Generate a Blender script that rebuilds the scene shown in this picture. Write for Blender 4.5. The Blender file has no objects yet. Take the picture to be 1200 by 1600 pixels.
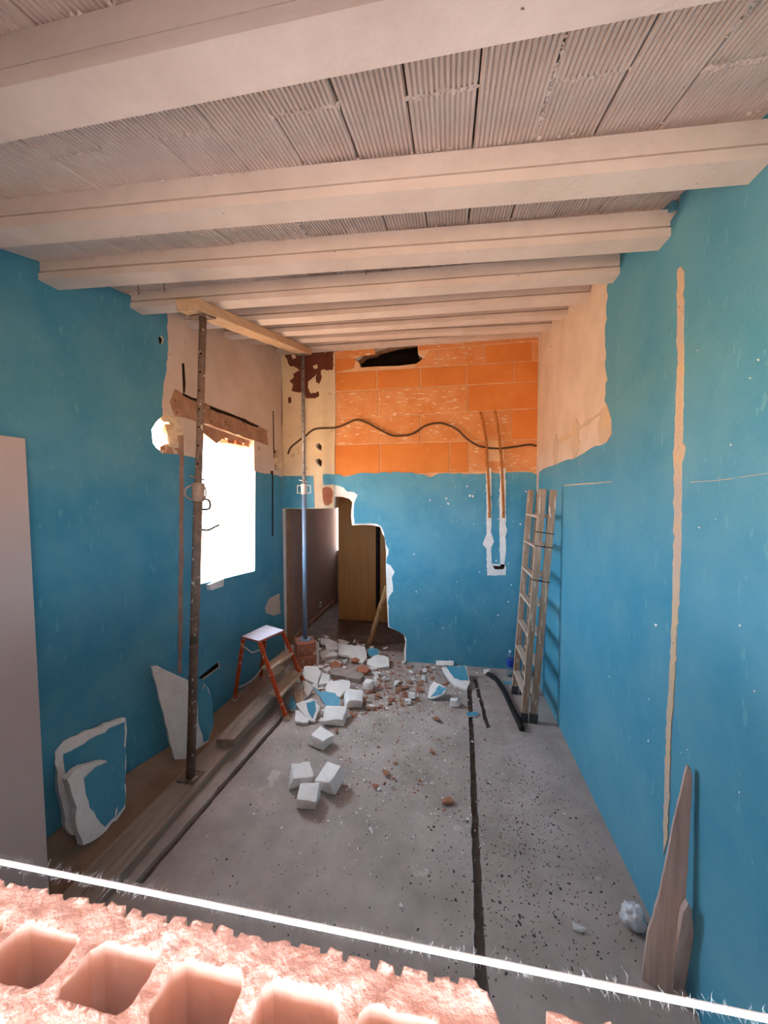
import bpy, bmesh, math, random
from mathutils import Vector, Matrix, noise
from mathutils.geometry import tessellate_polygon
random.seed(7)
V = Vector
scn = bpy.context.scene
col = scn.collection

# ------------------------------------------------------------------ camera
F_PX = 585.0
YAW, PIT = math.radians(9.8), math.radians(-2.3)
CAM = V((0, 0, 2.0))
FW = V((-math.sin(YAW) * math.cos(PIT), math.cos(YAW) * math.cos(PIT), math.sin(PIT)))
RT = V((math.cos(YAW), math.sin(YAW), 0))
UP = RT.cross(FW)
cd = bpy.data.cameras.new('camera')
cam = bpy.data.objects.new('camera', cd)
col.objects.link(cam)
cam.matrix_world = Matrix((RT, UP, -FW)).transposed().to_4x4()
cam.location = CAM
cd.sensor_fit = 'VERTICAL'
cd.sensor_height = 32.0
cd.lens = F_PX / 1600 * 32.0
cd.clip_start = 0.01
scn.camera = cam

# ------------------------------------------------------------------ light
def lin(r, g, b):
    f = lambda c: (c / 255) / 12.92 if c / 255 <= .04045 else ((c / 255 + .055) / 1.055) ** 2.4
    return (f(r), f(g), f(b), 1)

SKY_COL, SKY_S = (0.68, 0.84, 1.0, 1), 6.4
GND_COL, GND_S = (1.0, 0.63, 0.38, 1), 4.8      # sunlit bare earth around the house
w = bpy.data.worlds.new('world'); scn.world = w; w.use_nodes = True
nt = w.node_tree; nt.nodes.clear()
out = nt.nodes.new('ShaderNodeOutputWorld')
b1 = nt.nodes.new('ShaderNodeBackground'); b1.inputs[0].default_value = GND_COL; b1.inputs[1].default_value = GND_S
b2 = nt.nodes.new('ShaderNodeBackground'); b2.inputs[0].default_value = SKY_COL; b2.inputs[1].default_value = SKY_S
tc = nt.nodes.new('ShaderNodeTexCoord'); sx = nt.nodes.new('ShaderNodeSeparateXYZ')
mr = nt.nodes.new('ShaderNodeMapRange'); mr.inputs[1].default_value = -0.04; mr.inputs[2].default_value = 0.06
mx = nt.nodes.new('ShaderNodeMixShader')
nt.links.new(tc.outputs['Generated'], sx.inputs[0]); nt.links.new(sx.outputs[2], mr.inputs[0])
nt.links.new(mr.outputs[0], mx.inputs[0]); nt.links.new(b1.outputs[0], mx.inputs[1])
nt.links.new(b2.outputs[0], mx.inputs[2]); nt.links.new(mx.outputs[0], out.inputs[0])

SUN_DIR = V((0.10, 0.5, -0.87)).normalized()
sd = bpy.data.lights.new('sun', 'SUN'); sd.energy = 9.0; sd.color = (1, .95, .86); sd.angle = math.radians(.5)
so = bpy.data.objects.new('sun', sd); col.objects.link(so)
so.rotation_euler = SUN_DIR.to_track_quat('-Z', 'Y').to_euler(); so.location = (-2, -4, 8)

def portal(name, loc, direction, sx_, sy_):
    l = bpy.data.lights.new(name, 'AREA'); l.shape = 'RECTANGLE'; l.size = sx_; l.size_y = sy_
    l.cycles.is_portal = True
    o = bpy.data.objects.new(name, l); col.objects.link(o)
    o.location = loc
    o.rotation_euler = V(direction).to_track_quat('-Z', 'Y').to_euler()
portal('window_portal', (-2.40, 3.32, 1.92), (1, 0, 0), 1.2, 1.7)
portal('breach_portal', (-2.42, 2.35, 2.55), (1, 0, 0), .5, .5)
portal('front_portal', (-.09, -.06, 2.0), (0, 1, 0), 1.44, 1.1)
portal('far_window_portal', (-2.0, 7.0, 2.1), (0, -1, 0), .5, 1.6)

vs = scn.view_settings
vs.view_transform = 'Standard'; vs.look = 'None'; vs.gamma = 1.0; vs.use_curve_mapping = False
vs.exposure = 2.02

# ------------------------------------------------------------------ geometry helpers
XR, YB = 0.96, 4.459
XLB, SKEW = -2.065, 0.032
NL = V((1, -SKEW, 0)).normalized()                    # into the room
def XL(y): return XLB - SKEW * (YB - y)
def ceil_z(y): return 2.711 + .243 * y

def ray(px, py): return FW * F_PX + RT * (px - 600) - UP * (py - 800)
def hit(px, py, p0, n):
    d = ray(px, py); return CAM + d * ((V(p0) - CAM).dot(n) / d.dot(n))
def PB(px, py, o=0.0): return hit(px, py, (0, YB + o, 0), V((0, 1, 0)))
def PR(px, py, o=0.0): return hit(px, py, (XR + o, 0, 0), V((1, 0, 0)))
def PLW(px, py, o=0.0): return hit(px, py, V((XLB, YB, 0)) + NL * o, NL)
def PF(px, py, z=0.0): return hit(px, py, (0, 0, z), V((0, 0, 1)))
def PY(px, py, y): return hit(px, py, (0, y, 0), V((0, 1, 0)))

def rag(pts, amp, step, seed=0, closed=True):
    """break straight runs of an outline into a ragged edge"""
    r = random.Random(seed); res = []
    n = len(pts); m = n if closed else n - 1
    for i in range(m):
        a, b = V(pts[i]), V(pts[(i + 1) % n]); L = (b - a).length
        res.append(tuple(a))
        k = int(L / step)
        for j in range(1, k):
            t = (j + r.uniform(-.3, .3)) / k
            p = a.lerp(b, t); d = (b - a).normalized()
            nn = V((-d.y, d.x)) if len(p) == 2 else V((0, 0, 0))
            res.append(tuple(p + nn * r.gauss(0, amp)))
    if not closed: res.append(tuple(pts[-1]))
    return res

def inpoly(x, y, P):
    c = False
    for i in range(len(P)):
        (x1, y1_), (x2, y2_) = P[i], P[i - 1]
        if (y1_ > y) != (y2_ > y) and x < (x2 - x1) * (y - y1_) / (y2_ - y1_) + x1: c = not c
    return c

class MB:
    def __init__(s): s.v = []; s.f = []; s.m = []
    def add(s, vs_, fs, mi=0):
        k = len(s.v); s.v += [V(p) for p in vs_]
        for f in fs: s.f.append([i + k for i in f]); s.m.append(mi)
    def box(s, c, size, rot=None, mi=0):
        c = V(c); R = rot or Matrix.Identity(3)
        vs_ = [c + R @ V((sx_ * size[0] / 2, sy_ * size[1] / 2, sz * size[2] / 2)) for sx_ in (-1, 1) for sy_ in (-1, 1) for sz in (-1, 1)]
        s.add(vs_, [(0, 1, 3, 2), (4, 6, 7, 5), (0, 4, 5, 1), (2, 3, 7, 6), (0, 2, 6, 4), (1, 5, 7, 3)], mi); return s
    def bar(s, a, b, w_, h_, up=(0, 0, 1), mi=0):
        a, b = V(a), V(b); d = (b - a); L = d.length; d.normalize()
        x = d.cross(V(up)).normalized(); z = x.cross(d)
        return s.box((a + b) / 2, (w_, L, h_), Matrix((x, d, z)).transposed(), mi)
    def tube(s, pts, r, seg=10, mi=0, caps=True):
        pts = [V(p) for p in pts]; rs = r if isinstance(r, (list, tuple)) else [r] * len(pts)
        n = len(pts); prev = None; vs_ = []
        for i, p in enumerate(pts):
            d = (pts[min(i + 1, n - 1)] - pts[max(i - 1, 0)]).normalized()
            x = (prev - d * prev.dot(d)) if prev else d.orthogonal()
            if x.length < 1e-6: x = d.orthogonal()
            x.normalize(); prev = x; y = d.cross(x)
            for k in range(seg):
                a = 2 * math.pi * k / seg
                vs_.append(p + (x * math.cos(a) + y * math.sin(a)) * rs[i])
        fs = [(i * seg + k, i * seg + (k + 1) % seg, (i + 1) * seg + (k + 1) % seg, (i + 1) * seg + k) for i in range(n - 1) for k in range(seg)]
        if caps: fs += [tuple(range(seg))[::-1], tuple(range((n - 1) * seg, n * seg))]
        s.add(vs_, fs, mi); return s
    def slab(s, pts, thick, holes=(), front=0, side=1, back=None):
        loops = [[V(p) for p in pts]] + [[V(p) for p in h] for h in holes]
        thick = V(thick); flat = [p for l in loops for p in l]
        tris = tessellate_polygon(loops)
        # orient the front cap away from thick
        n = len(flat)
        def ori(t, rev):
            a, b_, c = (flat[i] for i in t)
            flip = (b_ - a).cross(c - a).dot(thick) > 0
            t = tuple(t)
            return t[::-1] if flip != rev else t
        tris = [t for t in tris if (flat[t[1]] - flat[t[0]]).cross(flat[t[2]] - flat[t[0]]).length > 1e-10]
        s.add(flat, [ori(t, False) for t in tris], front)
        s.add([p + thick for p in flat], [ori(t, True) for t in tris], side if back is None else back)
        off = 0
        for l in loops:
            m = len(l); q = l + [p + thick for p in l]
            s.add(q, [(i, (i + 1) % m, (i + 1) % m + m, i + m) for i in range(m)], side); off += m
        return s
    def lathe(s, prof, c, seg=16, mi=0):
        c = V(c); vs_ = []
        for r, z in prof:
            for k in range(seg):
                a = 2 * math.pi * k / seg; vs_.append(c + V((r * math.cos(a), r * math.sin(a), z)))
        n = len(prof)
        fs = [(i * seg + k, i * seg + (k + 1) % seg, (i + 1) * seg + (k + 1) % seg, (i + 1) * seg + k) for i in range(n - 1) for k in range(seg)]
        fs += [tuple(range(seg))[::-1], tuple(range((n - 1) * seg, n * seg))]
        s.add(vs_, fs, mi); return s
    def hull(s, pts, mi=0):
        bm = bmesh.new()
        for p in pts: bm.verts.new(p)
        bmesh.ops.convex_hull(bm, input=bm.verts)
        loose = [v for v in bm.verts if not v.link_faces]
        bmesh.ops.delete(bm, geom=loose, context='VERTS')
        bm.verts.index_update()
        s.add([v.co.copy() for v in bm.verts], [[v.index for v in f.verts] for f in bm.faces], mi)
        bm.free(); return s
    def build(s, name, mats, parent=None, origin=None, smooth=False, kind=None, fix=True, bevel=0):
        o = V(origin) if origin is not None else (V((0, 0, 0)))
        base = parent['_w'] if parent is not None and '_w' in parent.keys() else (0, 0, 0)
        if parent is not None: o = V(base)
        me = bpy.data.meshes.new(name)
        me.from_pydata([p - o for p in s.v], [], s.f)
        if not isinstance(mats, (list, tuple)): mats = [mats]
        for m_ in mats: me.materials.append(m_)
        for p, mi in zip(me.polygons, s.m):
            p.material_index = min(mi, len(mats) - 1); p.use_smooth = smooth
        if fix:
            bm = bmesh.new(); bm.from_mesh(me)
            bmesh.ops.remove_doubles(bm, verts=bm.verts, dist=1e-5)
            bmesh.ops.recalc_face_normals(bm, faces=bm.faces)
            if bevel:
                es = [e for e in bm.edges if len(e.link_faces) == 2 and e.calc_face_angle(0) > .6]
                bmesh.ops.bevel(bm, geom=es, offset=bevel, segments=1, affect='EDGES')
            bm.to_mesh(me); bm.free()
        ob = bpy.data.objects.new(name, me); col.objects.link(ob)
        if parent is not None: ob.parent = parent
        else: ob.location = o
        ob['_w'] = tuple(o)
        if kind: ob['kind'] = kind
        return ob

def tag(o, label, cat, group=None):
    o['label'] = label; o['category'] = cat
    if group: o['group'] = group
    return o
def thing(name, loc, label, cat, group=None):
    e = bpy.data.objects.new(name, None); col.objects.link(e); e.location = loc
    e.empty_display_size = .1; e['_w'] = tuple(loc)
    return tag(e, label, cat, group)

# ------------------------------------------------------------------ materials
def mat(name, c1, c2=None, scale=4.0, rough=.85, bump=0.0, bscale=60.0, spots=None, stretch=None, metal=0.0, detail=6.0, contrast=(.35, .65), spec=.3):
    """two-tone noise colour, optional third speckle colour (col, scale, threshold), bump"""
    m = bpy.data.materials.new(name); m.use_nodes = True
    n = m.node_tree; L = n.links; bs = n.nodes['Principled BSDF']
    bs.inputs['Roughness'].default_value = rough; bs.inputs['Metallic'].default_value = metal
    bs.inputs['Specular IOR Level'].default_value = spec
    tc_ = n.nodes.new('ShaderNodeTexCoord'); mp = n.nodes.new('ShaderNodeMapping')
    L.new(tc_.outputs['Object'], mp.inputs[0])
    if stretch: mp.inputs['Scale'].default_value = stretch
    nz = n.nodes.new('ShaderNodeTexNoise'); nz.inputs['Scale'].default_value = scale; nz.inputs['Detail'].default_value = detail
    nz.inputs['Roughness'].default_value = .62
    L.new(mp.outputs[0], nz.inputs[0])
    rp = n.nodes.new('ShaderNodeMapRange'); rp.inputs[1].default_value = contrast[0]; rp.inputs[2].default_value = contrast[1]
    L.new(nz.outputs[0], rp.inputs[0])
    mixc = n.nodes.new('ShaderNodeMix'); mixc.data_type = 'RGBA'
    mixc.inputs[6].default_value = c1; mixc.inputs[7].default_value = c2 or c1
    L.new(rp.outputs[0], mixc.inputs[0]); cur = mixc.outputs[2]
    for sp in (spots or []):
        n2 = n.nodes.new('ShaderNodeTexNoise'); n2.inputs['Scale'].default_value = sp[1]; n2.inputs['Detail'].default_value = sp[3] if len(sp) > 3 else 3
        if len(sp) > 4:
            mp2 = n.nodes.new('ShaderNodeMapping'); mp2.inputs['Scale'].default_value = sp[4]
            L.new(tc_.outputs['Object'], mp2.inputs[0]); L.new(mp2.outputs[0], n2.inputs[0])
        else: L.new(mp.outputs[0], n2.inputs[0])
        r2 = n.nodes.new('ShaderNodeMapRange'); r2.inputs[1].default_value = sp[2]; r2.inputs[2].default_value = sp[2] + .03
        L.new(n2.outputs[0], r2.inputs[0])
        m2 = n.nodes.new('ShaderNodeMix'); m2.data_type = 'RGBA'; L.new(r2.outputs[0], m2.inputs[0])
        L.new(cur, m2.inputs[6]); m2.inputs[7].default_value = sp[0]; cur = m2.outputs[2]
    L.new(cur, bs.inputs['Base Color'])
    if bump:
        n3 = n.nodes.new('ShaderNodeTexNoise'); n3.inputs['Scale'].default_value = bscale; n3.inputs['Detail'].default_value = 5
        L.new(mp.outputs[0], n3.inputs[0])
        bp = n.nodes.new('ShaderNodeBump'); bp.inputs['Strength'].default_value = bump; bp.inputs['Distance'].default_value = .01
        L.new(n3.outputs[0], bp.inputs['Height']); L.new(bp.outputs[0], bs.inputs['Normal'])
    return m

M = {}
M['blue'] = mat('blue_paint', lin(66, 146, 177), lin(94, 160, 184), 2.4, .5, .16, 60, spots=[(lin(98, 164, 186), 9, .64, 6, (3, 3, 1)), (lin(215, 220, 220), 30, .80, 2)])
M['plaster'] = mat('plaster', lin(222, 205, 190), lin(208, 188, 170), 3, .9, .15, 60, spots=[(lin(176, 150, 128), 5, .68, 6)])
M['plaster_w'] = mat('broken_plaster', lin(247, 244, 241), lin(234, 229, 224), 9, .95, .5, 45)
M['cream'] = mat('cream_plaster', lin(232, 214, 178), lin(222, 200, 170), 4, .9, .2, 50, spots=[(lin(205, 175, 140), 6, .66, 5)])
M['ceil'] = mat('limewash', lin(230, 214, 206), lin(218, 200, 191), 5, .9, .25, 70, spots=[(lin(150, 130, 118), 30, .74, 2)])
M['beam'] = mat('painted_concrete', lin(226, 212, 204), lin(212, 197, 188), 4, .85, .2, 50, spots=[(lin(110, 90, 80), 28, .77, 2)])
M['brick'] = mat('orange_brick', lin(222, 142, 74), lin(210, 126, 62), 3, .85, .2, 50, spots=[(lin(228, 165, 110), 6, .70, 7, (1, 1, 3))])
M['brick2'] = mat('orange_brick_dusty', lin(214, 138, 80), lin(224, 160, 108), 5, .88, .4, 50, spots=[(lin(234, 200, 170), 12, .61, 10, (1, 1, 3.5))])
M['mortar'] = mat('mortar', lin(236, 196, 158), lin(218, 168, 124), 8, .95, .5, 70)
M['sand'] = mat('sand_mortar', lin(214, 186, 150), lin(196, 180, 168), 5, .95, .6, 70, spots=[(lin(160, 134, 112), 50, .68)])
M['brown'] = mat('brown_paint_and_shade', lin(112, 62, 46), lin(98, 52, 40), 8, .7, .15, 40)
M['rough'] = mat('rough_lintel', lin(186, 148, 120), lin(158, 118, 92), 8, .95, .6, 40, spots=[(lin(120, 84, 64), 14, .66, 5)])
M['chase'] = mat('filled_chase', lin(172, 142, 128), lin(146, 116, 102), 12, .95, .5, 60)
M['jamb'] = mat('split_jamb', lin(206, 180, 158), lin(170, 136, 112), 4, .95, .5, 40, stretch=(4, 4, 1), spots=[(lin(80, 58, 46), 7, .64, 5, (4, 4, .7))])
M['dark'] = mat('cavity_shade', lin(45, 32, 26), lin(30, 22, 18), 8, .95)  # near-black colour put in for the shade of recesses and breaches
M['floor'] = mat('concrete_floor', lin(188, 175, 168), lin(158, 146, 139), 2.6, .9, .4, 120, detail=12, spots=[(lin(196, 186, 180), 3.5, .66, 9), (lin(140, 130, 126), 45, .70, 2)])
M['dirt'] = mat('brown_dirt', lin(158, 132, 112), lin(138, 112, 94), 5, .97, .6, 60)
M['dirt2'] = mat('dark_dust', lin(126, 108, 98), lin(104, 88, 80), 5, .97, .4, 60)
M['fill'] = mat('groove_dirt', lin(112, 102, 96), lin(84, 76, 72), 20, .97, .5, 60)
M['mauve'] = mat('mauve_wall', lin(168, 138, 128), lin(156, 126, 118), 2, .8)
M['wood_y'] = mat('pale_timber', lin(216, 186, 154), lin(194, 162, 128), 5, .8, .15, 40, stretch=(6, .6, 6))
M['wood_g'] = mat('dusty_plank', lin(168, 152, 138), lin(140, 124, 112), 4, .9, .3, 40, stretch=(7, .6, 7), spots=[(lin(90, 76, 66), 12, .7, 2)])
M['wood_d'] = mat('weathered_board', lin(206, 182, 172), lin(178, 152, 142), 5, .85, .2, 40, stretch=(6, 6, .5))
M['wood_w'] = mat('wardrobe_wood', lin(196, 142, 88), lin(184, 128, 76), 3, .5, stretch=(14, 14, .6))
M['wood_l'] = mat('ladder_wood', lin(190, 162, 138), lin(158, 130, 108), 6, .8, .2, 40, stretch=(6, 6, .7), spots=[(lin(226, 216, 205), 11, .60, 5)])
M['rung'] = mat('ladder_rung', lin(206, 186, 170), lin(180, 158, 142), 6, .8, .2, 40)
M['log'] = mat('bark_stick', lin(178, 136, 92), lin(128, 92, 62), 10, .9, .4, 40, stretch=(4, 4, .6))
M['rust'] = mat('rusty_steel', lin(138, 112, 98), lin(104, 90, 80), 14, .7, .3, 90, spots=[(lin(206, 194, 184), 34, .64, 4), (lin(84, 84, 70), 9, .62, 4)], metal=0)
M['rust2'] = mat('worn_collar', lin(176, 152, 136), lin(150, 126, 112), 14, .7, .3, 90)
M['steelblue'] = mat('blue_grey_steel', lin(120, 150, 182), lin(140, 150, 165), 7, .5, metal=.3, spots=[(lin(205, 200, 195), 10, .7, 4)])
M['steelgrey'] = mat('grey_steel', lin(160, 158, 160), lin(135, 130, 130), 9, .5, .1, 80, metal=.4)
M['steelw'] = mat('pale_steel', lin(222, 215, 205), lin(200, 190, 180), 9, .5, metal=.1)
M['orange_m'] = mat('orange_painted_steel', lin(206, 88, 46), lin(190, 74, 40), 8, .55, spots=[(lin(226, 200, 184), 22, .62, 4)])
M['lav'] = mat('paint_spattered_tread', lin(214, 208, 220), lin(196, 190, 204), 8, .6, spots=[(lin(170, 160, 165), 25, .66, 3)])
M['tread'] = mat('dusty_tread', lin(205, 182, 158), lin(180, 156, 134), 8, .85, .2, 60)
M['rubberg'] = mat('rubber_grey', lin(70, 70, 76), lin(90, 88, 90), 10, .8)
M['panel'] = mat('pale_board', lin(206, 190, 186), lin(200, 182, 178), 2, .7, .05, 40)
M['redbrick'] = mat('clay_brick', lin(186, 122, 96), lin(168, 104, 80), 6, .9, .4, 60, spots=[(lin(214, 186, 168), 9, .62, 5)])
M['chip'] = mat('brick_chip', lin(178, 126, 100), lin(152, 104, 84), 12, .95, .4, 60)
M['grey_chip'] = mat('mortar_chip', lin(175, 160, 150), lin(150, 138, 130), 12, .95, .4, 60)
M['crumb'] = mat('dark_crumb', lin(92, 84, 82), lin(72, 66, 66), 12, .97)
M['black'] = mat('black_rubber', lin(38, 36, 38), lin(28, 27, 28), 8, .6)
M['cable'] = mat('old_cable', lin(92, 66, 46), lin(70, 52, 40), 20, .7)
M['conduit'] = mat('orange_conduit', lin(186, 122, 58), lin(150, 92, 46), 20, .6)
M['fgbrick'] = mat('pink_hollow_brick', lin(232, 184, 168), lin(216, 160, 142), 14, .9, .35, 200, spots=[(lin(240, 202, 188), 30, .60, 5), (lin(206, 200, 198), 16, .72, 3)])
M['fgcell'] = mat('hollow_brick_cell', lin(232, 186, 166), lin(222, 168, 144), 10, .8, .15, 60)
M['string'] = mat('white_string', (.92, .92, .92, 1), None, 30, .8)
M['grout'] = mat('cement_wall', lin(190, 170, 160), lin(170, 150, 140), 5, .95, .4, 60)
M['roof'] = mat('roof_slab', lin(120, 108, 100), lin(100, 90, 84), 4, .95)
M['bagw'] = mat('crumpled_plastic', lin(226, 228, 232), lin(190, 194, 200), 14, .35, .4, 30, spots=[(lin(110, 112, 118), 16, .62, 4)], spec=.5)
def clear(name, c, rough=.1):
    m = bpy.data.materials.new(name); m.use_nodes = True; b = m.node_tree.nodes['Principled BSDF']
    b.inputs['Base Color'].default_value = c; b.inputs['Roughness'].default_value = rough
    b.inputs['Transmission Weight'].default_value = .85; b.inputs['IOR'].default_value = 1.1
    return m
M['pet'] = clear('clear_plastic', lin(200, 222, 235))
M['label'] = mat('blue_label', lin(40, 70, 170), lin(60, 90, 190), 10, .4)
M['capw'] = mat('white_cap', lin(170, 200, 225), None, 10, .4)

# ------------------------------------------------------------------ setting: floor
def band(pxs_l, pxs_r): return [PF(*p) for p in pxs_l] + [PF(*p) for p in pxs_r[::-1]]
def ragp(pts, amp, step, seed):
    r = random.Random(seed); res = []
    for i in range(len(pts)):
        a, b = pts[i], pts[(i + 1) % len(pts)]; res.append(a); k = int((b - a).length / step)
        for j in range(1, k):
            res.append(a.lerp(b, j / k) + V((r.gauss(0, amp), r.gauss(0, amp) * .3, 0)))
    return res
g1 = ragp(band([(730, 1075), (733, 1150), (736, 1250), (740, 1400), (741, 1480), (750, 1700)], [(737, 1075), (741, 1150), (746, 1250), (754, 1400), (758, 1480), (780, 1700)]), .0025, .04, 1)
g2 = ragp(band([(440, 1119), (300, 1278), (210, 1380)], [(447, 1119), (308, 1281), (224, 1380)]), .002, .05, 2)
g3 = ragp(band([(738, 1058), (750, 1100), (760, 1138)], [(744, 1058), (756, 1098), (768, 1136)]), .004, .04, 3)
mb = MB(); mb.slab([V((-2.6, -.2, 0)), V((1.35, -.2, 0)), V((1.35, 7.2, 0)), V((-2.6, 7.2, 0))], (0, 0, -.05), [g1, g2, g3], 0, 0)
floor = mb.build('floor', [M['floor']], kind='structure')
MB().box((-.6, 3.5, -.055), (4.2, 7.6, .05)).build('subfloor', M['fill'], floor)

# ------------------------------------------------------------------ setting: walls
def pg(fn, pxs, o=0.0, amp=0, step=12, seed=0):
    return [fn(x, y, o) for x, y in (rag([V(p) for p in pxs], amp, step, seed) if amp else pxs)]
WT = -NL   # outward on the left wall
def LW(y, z, o=0.0): return V((XL(y), y, z)) + NL * o

win_px = [(312, 658), (397, 688), (398, 892), (312, 913)]
breach_px = rag([V(p) for p in [(234, 668), (244, 655), (262, 650), (275, 660), (281, 680), (272, 698), (256, 704), (240, 696), (233, 684)]], 1.5, 6, 4)
slot_px = [(284, 568), (289, 567), (291, 600), (290, 614), (286, 614)]
niche_px = [(309, 1060), (327, 1045), (342, 1033), (344, 1042), (318, 1061)]
dot_px = [(247, 528), (252, 524), (256, 530), (254, 538), (249, 537)]
patch_px = rag([V(p) for p in [(427, 704), (434, 702), (438, 715), (436, 734), (429, 735)]], 1, 5, 3)
slit_px = [(426, 642), (428, 642), (429, 703), (427, 703)]
# inner leaf, 6 cm
mb = MB()
outer = [LW(-.25, -.05, -.015), LW(YB + .02, -.05, -.015), LW(YB + .02, 4.1, -.015), LW(-.25, 3.0, -.015)]
mb.slab(outer, WT * .06, [pg(PLW, h, -.015) for h in (win_px, breach_px, slot_px, niche_px, dot_px, patch_px, slit_px)], 0, 0)
wall_left = mb.build('wall_left', [M['plaster']], kind='structure')
# outer leaf with the broken window head
wo = [PLW(x, y, -.075) for x, y in win_px]
y0, y1, zb, zt = min(p.y for p in wo) + .0, max(p.y for p in wo) + .06, min(p.z for p in wo) - .03, max(p.z for p in wo)
owin = [LW(y0, zb, -.075), LW(y1, zb, -.075), LW(y1, zt - .10, -.075)]
r = random.Random(5); n_ = 9
for i in range(n_):
    yy = y1 + (y0 - y1) * (i + .5) / n_; owin.append(LW(yy, zt - .12 + r.uniform(-.05, .04), -.075))
owin.append(LW(y0, zt - .10, -.075))
ob_px = [PLW(x, y, -.015) for x, y in breach_px]
bc = sum(ob_px, V((0, 0, 0))) / len(ob_px)
obr = [bc + (p - bc) * 1.25 + V((0, .06, 0)) for p in ob_px]
obr = [LW(p.y, p.z, -.075) for p in obr]
mb = MB()
mb.slab([LW(-.25, -.05, -.075), LW(YB + .3, -.05, -.075), LW(YB + .3, 4.1, -.075), LW(-.25, 3.0, -.075)], WT * .2, [owin, obr], 1, 0)
mb.build('outer_leaf', [M['plaster'], M['rough']], wall_left)
# blue plaster layer
def blue_left():
    bnd = rag([V(p) for p in [(440, 745), (420, 740), (399, 736)]], .8, 7, 1, False)
    bnd += [(398, 892), (312, 913), (312, 717)]
    bnd += rag([V(p) for p in [(300, 714), (285, 711), (270, 709), (254, 709), (246, 702), (239, 692), (237, 671), (245, 658), (254, 650), (255, 615), (258, 590), (262, 560), (262, 520), (261, 490)]], 1.0, 8, 2, False)
    pts = [LW(-.2, 0), LW(YB, 0)] + [PLW(*p) for p in bnd]
    pts += [LW(PLW(261, 470).y, 3.42), LW(-.2, 2.95)]
    mb = MB(); mb.slab(pts, WT * .015, [pg(PLW, niche_px), pg(PLW, dot_px)], 0, 1)
    return mb.build('painted_plaster', [M['blue'], M['plaster_w']], wall_left)
blue_left()
def strip(fn, px, name, m_, parent, th, o, amp=.8, step=10, seed=0):
    pts = pg(fn, px, o, amp, step, seed)
    n = {'PLW': WT, 'PR': V((1, 0, 0)), 'PB': V((0, 1, 0))}[fn.__name__]
    return MB().slab(pts, n * th, (), 0, 0).build(name, m_, parent)
strip(PLW, [(281, 680), (287, 680), (287, 860), (284, 1052), (278, 1052), (280, 860)], 'chase_mortar', M['chase'], wall_left, .02, .003, .35, 14)
strip(PLW, [(270, 640), (266, 628), (274, 608), (290, 618), (312, 628), (345, 640), (380, 654), (418, 672), (419, 696), (397, 688), (350, 672), (312, 659), (285, 652), (274, 650)], 'lintel', M['rough'], wall_left, .03, -.010, .6, 8)
strip(PLW, [(328, 634), (350, 643), (372, 651), (404, 665), (404, 668), (372, 655), (350, 647), (329, 639)], 'lintel_crack', M['dark'], wall_left, .02, -.008)
strip(PLW, [(286, 614), (300, 621), (312, 624), (312, 628), (300, 625), (286, 618)], 'lintel_crack', M['dark'], wall_left, .02, -.008)
strip(PLW, [(425, 736), (427, 736), (427, 838), (425, 838)], 'wall_crack', M['dark'], wall_left, .02, .002, 0)
for px_, d_ in ((slot_px, -.022), (slit_px, -.019), (dot_px, -.028), (niche_px, -.03)):  # dark sheets set in the wall recesses, painted in place of their shade
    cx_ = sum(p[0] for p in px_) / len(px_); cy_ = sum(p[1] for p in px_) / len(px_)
    MB().slab([PLW(cx_ + (x - cx_) * 1.6, cy_ + (y - cy_) * 1.15, d_) for x, y in px_], WT * .008, (), 0, 0).build('recess_shade', M['dark'], wall_left)
strip(PLW, [(414, 950), (422, 934), (437, 927), (439, 958), (428, 962), (416, 958)], 'bare_plaster', M['plaster'], wall_left, .01, .0015, .8, 5, 19)
# plaster rubble in the patch and around the breach
r = random.Random(11)
for (x, y, s_) in [(432, 712, .05), (433, 726, .05), (430, 720, .04)]:
    c = PLW(x, y, -.05); MB().hull([c + V((r.uniform(-s_, s_), r.uniform(-s_, s_), r.uniform(-s_, s_))) for _ in range(12)]).build('loose_plaster', M['cream'], wall_left)
for (x, y, s_) in [(256, 652, .05), (264, 657, .06), (274, 664, .06), (268, 674, .07), (278, 682, .06), (266, 690, .07), (255, 700, .045), (262, 704, .05), (252, 711, .045), (273, 699, .05)]:
    c = PLW(x, y, -.03); MB().hull([c + V((r.uniform(-s_, s_) * .6, r.uniform(-s_, s_), r.uniform(-s_, s_))) for _ in range(14)]).build('loose_plaster', M['cream'] if y < 695 else M['rough'], wall_left)
# bricks of the window head and jamb
for i in range(7):
    yy = y0 + .06 + (y1 - y0 - .1) * i / 6
    c = LW(yy, zt - .05 + r.uniform(-.02, .02), -.13)
    MB().box(c, (.10, .115, .13), Matrix.Rotation(r.uniform(-.08, .08), 3, 'X')).build('brick', M['redbrick'], wall_left, bevel=.006)
for (x, y) in [(388, 778), (388, 865), (388, 720)]:
    p = PLW(x, y, -.05); MB().box(LW(y1 + .02, p.z, -.13), (.07, .13, .15)).build('brick', M['brown'], wall_left, bevel=.005)  # jamb bricks take a darker brown so they look shaded

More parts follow.
